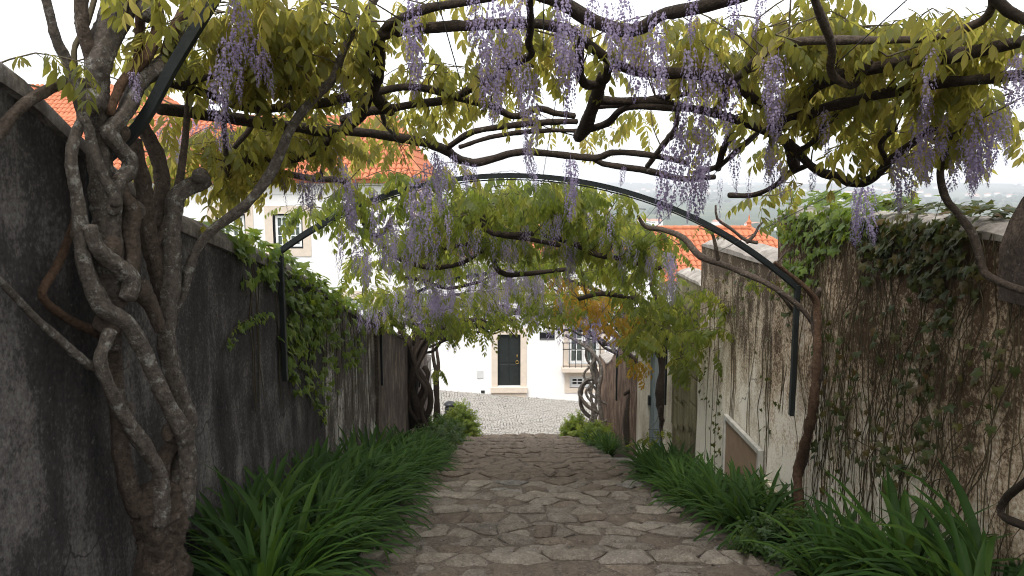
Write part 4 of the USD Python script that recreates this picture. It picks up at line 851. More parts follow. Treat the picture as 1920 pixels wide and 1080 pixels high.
for q, (px, py, r) in enumerate([(253, 395, 17), (222, 248, 19), (376, 330, 14), (208, 470, 22), (275, 18, 18), (205, 605, 25), (172, 190, 20), (150, 437, 18), (238, 770, 15), (262, 545, 20), (360, 12, 20), (318, 812, 16)]):
    c = tree_pt(px, py, -.06); m = trimesh.creation.icosphere(2, pxr(r, c[1])); nz = meshkit.fbm(m.vertices * 22 + q, 3, q)
    m.vertices = m.vertices * (0.72 + .62 * nz[:, None]) * [1, 1, 1.15]; m.apply_translation(c); put(v1.p, 'knot', m, M_BARK if q % 2 else M_BARK_G, smooth=True)

def branch(vine, pts, rp, mat=M_STUB, off=.06, seed=0, start=None, sides=8, rough=.16, name='branch'):
    W = np.array([UV(*p, off) for p in pts]); 
    # keep depth changes along a bough gentle
    for _ in range(2): W[1:-1, 1] = (W[:-2, 1] + 2 * W[1:-1, 1] + W[2:, 1]) / 4
    W = np.array([UY(*p, w[1]) for p, w in zip(pts, W)])
    if start is not None: W = np.vstack([[start], W])
    rr_ = np.interp(np.linspace(0, 1, len(W)), np.linspace(0, 1, len(rp)), rp) * .88
    vine.wood(name, W, pxr(rr_, W[:, 1]), mat, sides, .05, rough, seed)
v2 = Vine((2.75, 3.2, gz(3.2)), 'wisteria whose thick boughs enter from the upper right over the ivied wall')
t0 = tree_pt(300, 205)
branch(v1, [(300, 205), (345, 208), (420, 220), (500, 232), (565, 240), (612, 246), (645, 246), (690, 250), (740, 257), (790, 267), (836, 281), (856, 296), (886, 305), (921, 299), (960, 287), (1000, 285), (1065, 292), (1120, 296), (1146, 286), (1190, 287), (1240, 294), (1290, 306)], [13, 13, 12, 10, 10, 9, 8, 7, 7, 6], seed=31)
branch(v1, [(310, 155), (350, 165), (390, 176), (440, 195), (480, 204), (565, 199), (640, 186), (668, 180), (690, 186), (672, 212), (645, 237)], [9, 9, 10, 10], seed=32)
branch(v1, [(640, 226), (680, 212), (725, 205), (780, 195), (840, 187), (885, 165), (920, 145), (960, 120), (996, 103), (991, 80), (995, 50), (992, -10)], [9, 9, 8, 7, 8, 8], seed=33)
branch(v1, [(700, 174), (755, 163), (805, 167), (850, 180), (885, 190), (920, 198), (950, 214), (971, 218), (1010, 203), (1040, 212), (1078, 217)], [8, 8, 7, 7, 6], seed=34)
branch(v1, [(712, 75), (711, 140), (700, 170), (716, 195), (732, 206)], [11, 11, 14, 12], seed=35)
branch(v1, [(688, 92), (675, 112), (690, 142), (712, 150)], [10, 11, 10], seed=36)
branch(v1, [(655, 140), (690, 110), (720, 56), (750, 36), (805, 15), (865, 5), (950, -12)], [9, 10, 9, 9], seed=37)
branch(v1, [(690, 74), (740, 60), (805, 52), (890, 47), (990, 44), (1040, 50), (1076, 60), (1106, 86), (1140, 110), (1180, 130), (1240, 136), (1280, 137), (1320, 140), (1362, 148), (1396, 170), (1430, 196), (1452, 222)], [10, 11, 11, 11, 13, 13], seed=38)
branch(v1, [(840, 276), (880, 250), (926, 240), (990, 232), (1040, 228), (1082, 228)], [6, 7, 6], seed=39)
branch(v1, [(862, 276), (910, 260), (960, 250), (1020, 245), (1082, 245)], [5, 5, 5], seed=40, off=.1)
branch(v1, [(450, 300), (500, 303), (560, 292), (600, 270), (645, 242), (680, 215)], [14, 13, 12, 12], seed=41)
branch(v1, [(520, 322), (560, 330), (600, 336), (640, 338), (655, 352), (668, 370), (676, 400), (690, 432), (706, 442), (722, 432), (732, 415)], [7, 7, 6, 6, 6], M_BARK, seed=42)
branch(v1, [(600, 336), (606, 310), (612, 285), (604, 262)], [5, 5, 4], M_BARK, seed=43)
branch(v1, [(716, 212), (722, 232), (735, 250)], [5, 4], M_BARK_G, seed=44)
branch(v1, [(430, 330), (424, 290), (420, 240), (424, 200)], [6, 6, 5], M_BARK, seed=45)
branch(v1, [(440, 275), (470, 240), (490, 205)], [6, 5], M_BARK, seed=46)
branch(v1, [(335, 160), (420, 140), (500, 155), (560, 168), (610, 172)], [6, 6, 5], seed=47)
branch(v2, [(1000, -12), (1045, 3), (1070, 15), (1115, 40), (1165, 57), (1206, 50), (1240, 28), (1290, 18), (1400, -8)], [12, 14, 15, 14, 12], seed=50)
branch(v2, [(1925, 76), (1855, 90), (1780, 105), (1705, 115), (1640, 127), (1590, 137), (1560, 146), (1530, 160), (1500, 190), (1480, 210), (1455, 234)], [12, 13, 13, 15, 18], seed=51)
branch(v2, [(1925, 139), (1830, 150), (1770, 155), (1705, 167), (1650, 177), (1600, 190), (1555, 200), (1515, 215), (1475, 230), (1448, 240)], [11, 11, 11, 11, 13], seed=52)
branch(v2, [(1862, -12), (1860, 15), (1840, 40), (1790, 60), (1740, 72), (1680, 75), (1620, 75), (1560, 75), (1500, 78), (1460, 87), (1425, 105), (1395, 135), (1365, 160), (1355, 195), (1332, 212)], [9, 9, 9, 8, 8], M_BARK, seed=53)
branch(v2, [(1862, -5), (1890, 20), (1930, 42)], [12, 12], seed=54)
branch(v2, [(1524, -10), (1545, 45), (1560, 90), (1557, 130), (1570, 150), (1595, 161), (1610, 150), (1630, 115)], [9, 9, 9, 8], M_BARK, seed=55, off=.0)
branch(v2, [(1445, 246), (1480, 272), (1500, 290), (1520, 310), (1545, 325), (1575, 332), (1590, 342), (1620, 342), (1646, 326), (1675, 296), (1715, 265), (1760, 232)], [11, 10, 10, 9, 9, 7], seed=56)
branch(v2, [(1478, 268), (1486, 300), (1490, 314)], [11, 11], seed=57)
branch(v2, [(1512, 311), (1480, 325), (1450, 350), (1410, 366), (1368, 366)], [6, 6, 5, 6], seed=58)
branch(v2, [(1500, 282), (1525, 265), (1545, 240), (1568, 212)], [7, 6, 6], seed=59)
branch(v2, [(1372, 252), (1356, 280), (1346, 316)], [8, 7], seed=60)
branch(v2, [(1420, 250), (1385, 280), (1346, 312), (1300, 325)], [6, 6, 6], seed=61)
branch(v2, [(1086, 80), (1090, 148), (1110, 160), (1134, 150), (1142, 122)], [9, 9, 9], seed=62)
branch(v2, [(1131, 140), (1112, 200), (1096, 240), (1085, 256)], [12, 15, 13], seed=63)
branch(v2, [(1115, 188), (1180, 190), (1240, 190), (1280, 201), (1330, 210), (1380, 225), (1425, 241), (1448, 250)], [8, 9, 9, 10, 11], seed=64)
branch(v2, [(1115, 200), (1170, 195), (1230, 184), (1290, 176)], [7, 6, 6], seed=65, off=.1)
branch(v2, [(1105, 242), (1140, 230), (1160, 210), (1190, 200), (1280, 204)], [8, 7, 7], seed=66, off=.02)
branch(v2, [(1112, 296), (1130, 307), (1180, 315), (1215, 320), (1280, 335), (1340, 332)], [7, 7, 6], seed=67)
branch(v2, [(1214, 312), (1240, 276), (1266, 240), (1270, 200)], [6, 6, 5], M_BARK, seed=68)
branch(v2, [(1645, 330), (1660, 300), (1650, 270), (1680, 240)], [5, 5], seed=69)
W = [UX(1921, 546, 2.92), UX(1880, 531, 2.9), UX(1846, 511, 2.88), UX(1836, 480, 2.86), UX(1824, 440, 2.84), UX(1796, 400, 2.8), UX(1772, 370, 2.76), UX(1763, 325, 2.7), UX(1772, 290, 2.66), UX(1786, 260, 2.6), UX(1812, 238, 2.6), UX(1830, 210, 2.6)]
v2.wood('stem', W, [pxr(r, w[1]) for r, w in zip([8, 8, 8, 7.5, 8, 7, 7, 7, 7, 6, 6, 5], W)], M_BARK, 9, .04, .14, 71)
W = [UX(1930, 990, 2.9), UX(1878, 965, 2.9), UX(1886, 935, 2.9), UX(1921, 905, 2.88), UX(1960, 880, 2.86)]
v2.wood('stem', W, [pxr(8, w[1]) for w in W], M_STUB, 9, .04, .14, 72)
W = [(2.9, 3.1, gz(3.1) - .1), (2.82, 3.2, .2), (2.9, 3.3, 1.0), (2.75, 3.4, 1.9), UY(1925, 139, 3.75) + [.15, 0, 0], UY(1925, 139, 4.0)]
v2.wood('trunk', W, [.12, .10, .09, .07, .045, .04], M_BARK, 12, .06, .2, 73)

v3 = Vine((2.95, 7.9, gz(7.9)), 'wisteria with one reddish fibrous trunk climbing by the right post of the front arch')
W = [UX(1502, 1010, 2.9), UX(1498, 945, 2.9), UX(1496, 885, 2.93), UX(1510, 835, 2.95), UX(1525, 755, 2.95), UX(1532, 665, 2.97), UX(1531, 575, 2.97), UX(1516, 546, 2.86), UX(1488, 520, 2.7), UX(1452, 492, 2.5)]
v3.wood('trunk', W, [pxr(r, w[1]) for r, w in zip([13, 11, 10, 10, 9, 8, 7, 5, 4, 3], W)], M_BARK_R, 11, .04, .22, 80)
WT_ = W
W = [UY(1527, 612, 7.75), UY(1500, 576, 7.75), UY(1446, 536, 7.85), UY(1392, 511, 8.1), UY(1356, 496, 8.3), UY(1312, 480, 8.5), UY(1281, 446, 8.7), UY(1240, 430, 8.9), UY(1210, 425, 9.0), UY(1196, 404, 9.0)]
W2 = [UX(1506, 1000, 2.96), UX(1492, 930, 2.97), UX(1512, 850, 2.98), UX(1520, 780, 2.99), UX(1538, 690, 3.0), UX(1526, 600, 3.0), UX(1536, 540, 2.98)]
v3.wood('stem', W2, [pxr(5.5, w[1]) for w in W2], M_BARK, 8, .04, .2, 79)
v3.wood('branch', W, [pxr(r, w[1]) for r, w in zip([4, 5, 5, 6, 6, 7, 6, 5, 4, 2.5], W)], M_BARK, 8, .05, .14, 81)
for i, pp in enumerate([[(1347, 488), (1338, 445), (1332, 433)], [(1420, 455), (1398, 450), (1372, 430), (1345, 410), (1342, 385)], [(1400, 455), (1415, 440), (1422, 425), (1432, 415)], [(1500, 600), (1470, 560), (1440, 520), (1475, 470)]]):
    W = [UY(*q, 8.2) for q in pp]; v3.wood('branch', W, np.linspace(.022, .011, len(W)), M_BARK, 6, .05, .14, 82 + i)
def free_branch(vine, pts, rp, Y, mat=M_STUB, seed=0, name='branch'):
    n = len(pts); Ys = np.interp(np.linspace(0, 1, n), np.linspace(0, 1, np.size(Y)), np.atleast_1d(Y)); W = np.array([UY(*p, y) for p, y in zip(pts, Ys)])
    rr_ = np.interp(np.linspace(0, 1, n), np.linspace(0, 1, len(rp)), rp); vine.wood(name, W, pxr(rr_, W[:, 1]), mat, 7, .09, .14, seed)
v4 = Vine((-1.95, 19.2, gz(19.2)), 'far wisteria with dark looped stems at the end of the left wall')
for i, (pts, rp, Y) in enumerate([
    ([(768, 800), (772, 740), (776, 690), (785, 650), (780, 618)], [11, 10, 9], 18.6), ([(790, 800), (780, 760), (770, 720), (782, 680), (795, 650), (790, 615)], [8, 8, 7], 18.4),
    ([(785, 790), (805, 770), (806, 735), (790, 705), (778, 680), (770, 650)], [6, 6, 5], 18.3), ([(800, 790), (788, 750), (800, 715), (802, 700), (795, 688)], [5, 5], 18.5),
    ([(790, 655), (815, 630), (860, 615), (910, 608), (960, 600)], [6, 6, 5], [18.8, 19.5]), ([(780, 620), (830, 596), (880, 585), (930, 590), (980, 585)], [6, 5, 4], [18.5, 19]),
    ([(800, 628), (850, 606), (900, 600), (925, 618), (940, 612)], [5, 5, 4], 18), ([(770, 650), (745, 610), (735, 590)], [5, 4], 17)]):
    free_branch(v4, pts, rp, Y, M_STUB, 90 + i, 'trunk' if i == 0 else 'stem' if i < 4 else 'branch')
for i, pts in enumerate([[(822, 790), (820, 740), (818, 700), (812, 670), (812, 640)], [(815, 790), (818, 750), (816, 720), (822, 690), (818, 650)]]): free_branch(v4, pts, [4, 4, 3], 24.0, M_STUB, 98 + i, 'stem')
for i, (pts, rp, Y) in enumerate([
    ([(700, 440), (740, 480), (800, 500), (860, 495), (905, 470)], [5, 5, 4], 11), ([(900, 390), (910, 430), (950, 440), (1000, 438)], [5, 6, 5], 9.6), ([(905, 380), (912, 415), (930, 438), (960, 444), (1000, 450), (1050, 460)], [5, 5, 4], 9.8),
    ([(810, 470), (850, 462), (890, 455)], [5, 4], 10.5), ([(920, 470), (930, 500), (950, 515), (1000, 512), (1060, 505)], [5, 5, 4], 12), ([(640, 640), (700, 600), (760, 570)], [4, 3], 14), ([(745, 518), (790, 525), (840, 540), (900, 528)], [4, 4, 3], 13)]):
    free_branch(v4, pts, rp, Y, M_STUB, 110 + i)
v5 = Vine((2.75, 20.5, gz(20.5)), 'far wisteria with grey looping stems on the brown wall at the right street corner')
for i, (pts, rp, Y) in enumerate([
    ([(1140, 830), (1128, 780), (1122, 735), (1128, 700), (1120, 672), (1090, 645), (1060, 628)], [4, 4, 3.5, 3], 23), ([(1118, 790), (1095, 772), (1088, 750), (1095, 720), (1115, 705), (1110, 690)], [4, 4, 3], 23.4),
    ([(1125, 775), (1100, 760), (1086, 735), (1100, 712), (1118, 712)], [4, 3], 23.2), ([(1118, 720), (1108, 690), (1115, 670), (1105, 655)], [3, 3], 23), ([(1186, 860), (1178, 800), (1182, 760), (1192, 715), (1188, 680), (1180, 650)], [12, 10, 9, 7], 19),
    ([(1200, 690), (1195, 720), (1170, 740)], [4, 3], 19), ([(1186, 660), (1150, 625), (1100, 600), (1050, 588)], [5, 5, 4], [19, 18]), ([(1190, 680), (1160, 640), (1140, 615), (1090, 610)], [5, 4], 18),
    ([(1100, 470), (1140, 480), (1180, 490), (1230, 500)], [5, 5, 4], 10.5), ([(1020, 440), (1070, 455), (1120, 478), (1180, 485)], [5, 5, 4], 10), ([(1230, 505), (1262, 490), (1265, 475)], [4, 3], 10.4), ([(1085, 560), (1130, 550), (1190, 560)], [5, 4], 13)]):
    free_branch(v5, pts, rp, Y, M_BARK_G if i < 4 else M_STUB, 120 + i, 'trunk' if i in (0, 4) else 'stem' if i < 6 else 'branch')
v6 = Vine((2.85, 14.9, gz(14.9)), 'slim dark wisteria in front of the grey gate with bright fresh leaves')
for i, (pts, rp, Y) in enumerate([([(1256, 850), (1250, 790), (1243, 740), (1250, 690), (1240, 640), (1250, 590)], [17, 14, 15, 11], 14.6), ([(1252, 790), (1258, 740), (1262, 690), (1256, 630)], [8, 7, 6], 14.5), ([(1245, 790), (1236, 775), (1240, 762)], [3, 3], 14.4),
    ([(1250, 590), (1290, 560), (1340, 570), (1380, 590)], [4, 4, 3], [14, 12]), ([(1250, 600), (1230, 560), (1220, 530)], [5, 4], 14), ([(1255, 620), (1300, 620), (1345, 640)], [4, 3], [14, 12])]):
    free_branch(v6, pts, rp, Y, M_STUB, 140 + i, 'trunk' if i == 0 else 'stem' if i < 3 else 'branch')

rt = np.random.default_rng(70)
for k in range(16):
    x0, x1 = rt.uniform(740, 820), rt.uniform(880, 1010); ya = rt.uniform(590, 655); P = [(x0 + (x1 - x0) * t, ya - 40 * math.sin(t * 2.2) + rt.normal(0, 8)) for t in np.linspace(0, 1, 6)]
    free_branch(v4, P, [rt.uniform(2, 4), 2.5, 1.2], [rt.uniform(16, 19), rt.uniform(17, 22)], M_STUB, 200 + k)
for k in range(14):
    x0, x1 = rt.uniform(1130, 1200), rt.uniform(980, 1090); ya = rt.uniform(600, 680); P = [(x0 + (x1 - x0) * t, ya - 45 * math.sin(t * 2.0) + rt.normal(0, 8)) for t in np.linspace(0, 1, 6)]
    free_branch(v5, P, [rt.uniform(2, 3.5), 2, 1.2], [rt.uniform(17, 20), rt.uniform(17, 22)], M_BARK_G if k % 3 == 0 else M_STUB, 230 + k)
for k in range(5):
    x0 = rt.uniform(1092, 1125); P = [(x0 + rt.normal(0, 9), 800 - q * 32) for q in range(5)] + [(x0 - 15, 640)]; free_branch(v5, P, [3, 2.5, 2], 23.2, M_BARK_G, 250 + k, 'stem')
for k in range(6):
    x0 = rt.uniform(765, 808); P = [(x0 + rt.normal(0, 10), 800 - q * 34) for q in range(6)]; free_branch(v4, P, [5, 4, 3], rt.uniform(18.0, 18.8), M_STUB, 260 + k, 'stem')
# ---- leaves on shoots
rng = np.random.default_rng(42)
def shoots(vine, blobs, mat_i=0, off=(0.0, .38), ymax=24, Y=None, scale=1.0, droop=(.05, .75), per=7, mul=1.0):
    """blobs: (px, py, rx, ry, leaves) on the photo, carried to the vault (or to depth Y); leaves sit on real shoots"""
    for (cx, cy, rx, ry, n) in blobs:
        for _ in range(max(1, int(round(n * mul / per)))):
            a, q = rng.uniform(0, 2 * np.pi), math.sqrt(rng.uniform(0, 1))
            px, py = cx + rx * q * math.cos(a), cy + ry * q * math.sin(a)
            P0 = UV(px, py, rng.uniform(*off), ymax) if Y is None else UY(px, py, rng.uniform(*Y))
            az = rng.uniform(0, 2 * np.pi); L = rng.uniform(.35, .75) * scale; dirv = np.array([math.cos(az), math.sin(az), rng.uniform(-.25, .35)])
            pts = np.array([P0 - dirv * L / 2 + [0, 0, -.02], P0 + [0, 0, .03], P0 + dirv * L / 2 + [0, 0, -.05]])
            S = spline(pts, .05); vine.tw.append((pts, .0052, .0022))
            for k in range(per):
                p = S[int((k + .5) / per * (len(S) - 1))]; la = az + (1 if k % 2 else -1) * rng.uniform(.5, 1.5) + (0 if k < per - 1 else .6)
                M = rotm(la, rng.uniform(*droop), rng.normal(0, .25), rng.uniform(.62, 1.25) * scale, p)
                vine.leaves.append((M, mat_i, rng.integers(len(LEAVES))))
LB1 = [(480, 50, 110, 70, 63), (400, 120, 110, 90, 56), (600, 45, 90, 60, 49), (530, 170, 120, 70, 49), (625, 110, 60, 60, 21), (375, 285, 90, 50, 56), (460, 300, 70, 25, 21), (585, 265, 80, 45, 28), (700, 105, 50, 60, 21), (680, 285, 60, 40, 14),
       (800, 215, 70, 45, 21), (880, 135, 80, 60, 28), (950, 50, 60, 60, 14), (760, 15, 90, 30, 14), (850, 300, 40, 20, 7), (950, 150, 50, 50, 14), (820, 110, 60, 40, 14), (385, 60, 40, 60, 21), (640, 330, 50, 25, 7)]
LB2 = [(1030, 120, 60, 80, 21), (1010, 50, 50, 50, 14), (1090, 30, 70, 45, 14), (1285, 85, 60, 50, 14), (1255, 225, 60, 60, 14), (1340, 60, 60, 40, 21), (1420, 60, 120, 50, 56), (1560, 55, 120, 60, 70), (1700, 45, 110, 50, 49), (1820, 60, 90, 45, 21), (1470, 150, 70, 60, 35), (1545, 140, 90, 50, 49), (1630, 175, 80, 45, 49),
       (1690, 205, 80, 45, 35), (1590, 245, 60, 35, 21), (1400, 285, 70, 45, 14), (1330, 240, 50, 50, 14), (1640, 300, 35, 35, 7), (1790, 185, 80, 35, 21), (1855, 125, 60, 35, 14), (1480, 340, 40, 25, 7), (1110, 235, 40, 30, 7), (1750, 120, 60, 40, 21), (1290, 20, 60, 30, 14), (1180, 200, 60, 30, 7), (1040, 235, 50, 25, 7)]
LB1 += [(430, 235, 110, 35, 35), (560, 250, 80, 30, 28), (430, 345, 70, 25, 14), (600, 215, 60, 40, 21)]
LB2 += [(1500, 100, 300, 90, 63), (1800, 100, 120, 60, 28), (1330, 130, 120, 80, 28), (1100, 120, 140, 100, 28), (1880, 190, 40, 20, 7)]
shoots(v1, [(a, b, c * 1.15, d * 1.15, e) for a, b, c, d, e in LB1], mul=1.15, off=(.14, .44)); shoots(v2, [(a, b, c * 1.2, d * 1.15, e) for a, b, c, d, e in LB2], mul=.74, off=(.2, .55))
shoots(v1, [(85, 110, 35, 20, 7)], Y=(3.9, 4.2), scale=.85); shoots(v1, [(230, 100, 20, 40, 7), (350, 90, 30, 50, 14), (285, 200, 30, 20, 7)], Y=(5.0, 5.5))
shoots(v4, [(820, 330, 90, 20, 14), (690, 350, 60, 40, 28), (620, 400, 45, 35, 14), (745, 440, 60, 40, 21), (860, 440, 80, 70, 84), (930, 400, 90, 60, 98), (960, 350, 90, 25, 42), (850, 520, 80, 40, 63), (760, 555, 60, 30, 49), (920, 480, 90, 50, 70), (720, 560, 30, 25, 14), (900, 580, 70, 25, 35), (640, 560, 20, 20, 4), (850, 380, 80, 30, 40), (720, 475, 60, 45, 50), (690, 560, 40, 28, 28), (800, 415, 80, 55, 56), (640, 385, 40, 25, 14), (800, 480, 60, 40, 40), (1000, 520, 90, 40, 60), (960, 450, 90, 50, 60)], 1, (-.1, .5), mul=1.6)
shoots(v5, [(1030, 400, 90, 55, 98), (1110, 420, 80, 55, 84), (1080, 360, 90, 25, 42), (1040, 480, 90, 40, 63), (1150, 480, 90, 40, 70), (1240, 480, 50, 50, 49), (1210, 540, 60, 40, 42), (1000, 560, 80, 25, 28), (1090, 460, 90, 40, 60), (1160, 440, 60, 50, 50), (1200, 580, 70, 30, 40)], 1, (-.1, .5), mul=1.6)
shoots(v5, [(1110, 545, 80, 30, 35), (1160, 600, 60, 40, 21), (1060, 535, 40, 25, 14)], 2, (-.2, .3))
shoots(v6, [(1330, 575, 80, 35, 35), (1365, 610, 50, 45, 28), (1340, 650, 60, 35, 28), (1390, 570, 50, 40, 28), (1300, 640, 50, 45, 28), (1230, 590, 50, 50, 35), (1255, 640, 40, 40, 21), (1310, 680, 40, 25, 14), (1350, 600, 80, 60, 56)], 1, Y=(10.4, 13.4), mul=1.2, scale=1.1)
shoots(v6, [(1235, 825, 30, 25, 21)], 1, Y=(13.6, 14.6), scale=.8)
shoots(v4, [(860, 575, 100, 32, 150), (960, 555, 80, 30, 110), (740, 575, 55, 30, 56), (900, 600, 70, 22, 70), (830, 610, 50, 20, 40)], 1, Y=(13.5, 21), mul=1.5, scale=1.1)
shoots(v5, [(1060, 565, 70, 30, 90), (1140, 560, 60, 40, 80), (1020, 590, 60, 16, 30), (1210, 610, 45, 40, 56), (1170, 650, 30, 25, 21)], 1, Y=(13.5, 20), mul=1.4)
shoots(v5, [(1090, 570, 60, 22, 42), (1165, 600, 50, 30, 42), (1190, 655, 25, 35, 21), (1060, 530, 40, 20, 28)], 2, Y=(13.0, 17), mul=1.0)
shoots(v4, [(800, 590, 50, 30, 28), (830, 640, 20, 15, 7), (822, 680, 12, 15, 5)], 1, Y=(16.5, 21.0))
shoots(v3, [(1345, 425, 14, 14, 7), (1400, 530, 40, 25, 14), (1455, 420, 20, 14, 4)], 1, Y=(8.0, 8.6), scale=.5)

# the pergola's cover goes on overhead, above and behind the camera
for vine, x0, x1 in ((v1, -2.0, .4), (v2, .4, 2.8)):
    for _ in range(60):
        X, Y = rng.uniform(x0, x1), rng.uniform(-1.5, 4.3); az = rng.uniform(0, 6.283); P0 = np.array([X, Y, float(zv(X, Y)) + rng.uniform(.1, .45)]); dv = np.array([math.cos(az), math.sin(az), 0.0])
        for k in range(7): vine.leaves.append((rotm(az + (1 if k % 2 else -1) * rng.uniform(.5, 1.5), rng.uniform(.05, .7), 0, rng.uniform(.9, 1.2), P0 + dv * (k / 7 - .5) * .6), 0, rng.integers(len(LEAVES))))
# ---- flower racemes: (px, py of the top, length in photo pixels, width factor)
def racs(vine, L, off=-.02, Y=None, far=False):
    for e in L:
        px, py, ln = e[:3]; kind = e[3] if len(e) > 3 else None
        P0 = UV(px, py, off) if Y is None else UY(px, py, rng.uniform(*Y))
        k = pxr(ln, P0[1]) / .45; M = rotm(rng.uniform(0, 6.28), rng.normal(0, .06), rng.normal(0, .06), k, P0)
        wk = min(1.35, max(.7, .24 / max(k, .05) + .5)); M[:3, :3] = M[:3, :3] @ np.diag([wk, wk, 1])
        vine.rac.append((M, 'far' if far else 'near', kind if kind is not None else rng.integers(3 if far else 5)))
R1 = [(440, -10, 130), (460, 10, 120), (425, 60, 150), (485, 60, 100), (405, 110, 170), (418, 170, 110), (495, 90, 90), (450, 70, 120), (770, -10, 150), (775, 70, 110), (762, 30, 120), (890, -10, 100), (925, -10, 150), (945, 0, 200), (962, 0, 130), (915, 60, 140), (930, 120, 110), (978, -20, 110), (905, 20, 130), (940, 80, 130),
      (1000, 130, 140), (990, 200, 110), (985, 110, 110), (530, 330, 70, 5), (565, 310, 85), (585, 320, 70), (575, 330, 75), (600, 318, 60), (640, 300, 150), (657, 330, 110), (630, 270, 100), (648, 350, 90), (815, 280, 80), (850, 285, 75), (800, 300, 90), (832, 295, 110), (872, 300, 60), (890, 305, 45), (820, 285, 120), (1000, 300, 60), (988, 260, 70), (640, 140, 90, 2), (250, 130, 60)]
R2 = [(1055, -20, 150), (1062, 40, 130), (1075, 90, 140), (1045, 10, 120), (1115, -20, 110), (1140, 0, 110), (1170, -10, 130), (1190, 20, 150), (1230, 10, 160), (1215, 60, 120), (1150, 40, 110), (1205, 80, 110), (1240, 70, 110), (1300, -10, 90), (1380, -20, 90), (1430, -15, 80), (1295, 80, 150), (1312, 130, 130), (1345, 110, 140), (1375, 140, 130), (1330, 90, 130),
      (1460, 90, 150), (1450, 130, 120), (1467, 180, 90), (1440, 100, 110), (1255, 260, 150), (1285, 230, 150), (1305, 260, 150), (1330, 200, 160), (1300, 320, 100), (1245, 300, 120), (1275, 180, 120), (1405, 320, 80, 5), (1450, 250, 110), (1465, 300, 70), (1485, 330, 70, 5), (1545, 200, 100), (1525, 320, 40), (1440, 270, 80), (1745, 80, 130), (1740, 170, 120), (1752, 200, 130), (1725, 190, 150), (1690, 270, 120), (1680, 290, 110), (1768, 200, 100), (1735, 240, 110),
      (1800, 260, 100), (1830, 200, 150), (1850, 220, 130), (1870, 200, 130), (1884, 210, 100), (1820, 250, 120), (1860, 240, 110), (1840, 270, 90), (1905, 100, 120), (1917, 90, 110), (1710, 290, 90), (1070, 290, 125, 3), (1075, 296, 90), (1170, 310, 40), (1350, 330, 90, 5), (1375, 255, 110), (1320, 300, 90), (1080, 40, 110)]
racs(v1, R1); racs(v2, R2)
racs(v2, [(1615, 340, 125, 3), (1625, 342, 120, 1), (1608, 350, 90, 0)], Y=(6.0, 6.3))
racs(v1, [(x, y, l) for x, y, l in ((320, 215, 70), (345, 205, 85), (312, 235, 70), (365, 215, 80), (385, 230, 70), (335, 250, 60), (300, 220, 55))], Y=(5.6, 7.0))
R4 = [(640, 430, 80), (682, 455, 95, 4), (630, 470, 65, 5), (668, 440, 80), (690, 470, 70), (780, 320, 150), (770, 355, 120), (800, 340, 140), (722, 380, 130), (740, 400, 100), (700, 350, 110), (762, 430, 90), (820, 400, 110), (785, 430, 80), (712, 420, 90), (730, 450, 80), (808, 440, 90), (840, 380, 90), (790, 390, 110)]
racs(v4, R4, off=-.05)
for (cx, cy, rx, ry, n, ln, vn) in ((810, 545, 45, 30, 26, 60, v4), (930, 525, 60, 16, 26, 44, v4), (820, 590, 40, 20, 18, 40, v4), (950, 575, 60, 16, 40, 38, v4), (900, 555, 60, 20, 26, 44, v4), (830, 570, 30, 20, 16, 56, v4), (870, 590, 40, 12, 10, 30, v4), (980, 535, 40, 18, 14, 48, v4), (900, 470, 60, 30, 12, 50, v4), (760, 570, 40, 16, 12, 40, v4), (700, 590, 30, 14, 10, 46, v4), (780, 600, 50, 16, 14, 34, v4), (845, 625, 15, 12, 8, 36, v4), (800, 640, 22, 14, 8, 30, v4),
                                (1065, 480, 14, 25, 8, 70, v5), (1090, 430, 70, 30, 10, 46, v5), (985, 455, 60, 25, 10, 46, v5), (1010, 590, 60, 10, 22, 34, v5), (1080, 610, 55, 14, 46, 40, v5), (1030, 585, 50, 16, 26, 40, v5), (1120, 590, 60, 20, 16, 36, v5), (1150, 640, 18, 10, 8, 40, v5), (1180, 480, 60, 25, 10, 46, v5), (1255, 500, 14, 14, 6, 60, v5), (1020, 540, 60, 15, 14, 36, v5), (1250, 540, 20, 14, 5, 40, v5)):
    P = []
    for _ in range(n):
        a, q = rng.uniform(0, 6.283), math.sqrt(rng.uniform(0, 1)); P.append((cx + rx * q * math.cos(a), cy + ry * q * math.sin(a) - ln * .4, ln * rng.uniform(.7, 1.3)))
    racs(vn, P, off=rng.uniform(-.28, -.1), far=True)

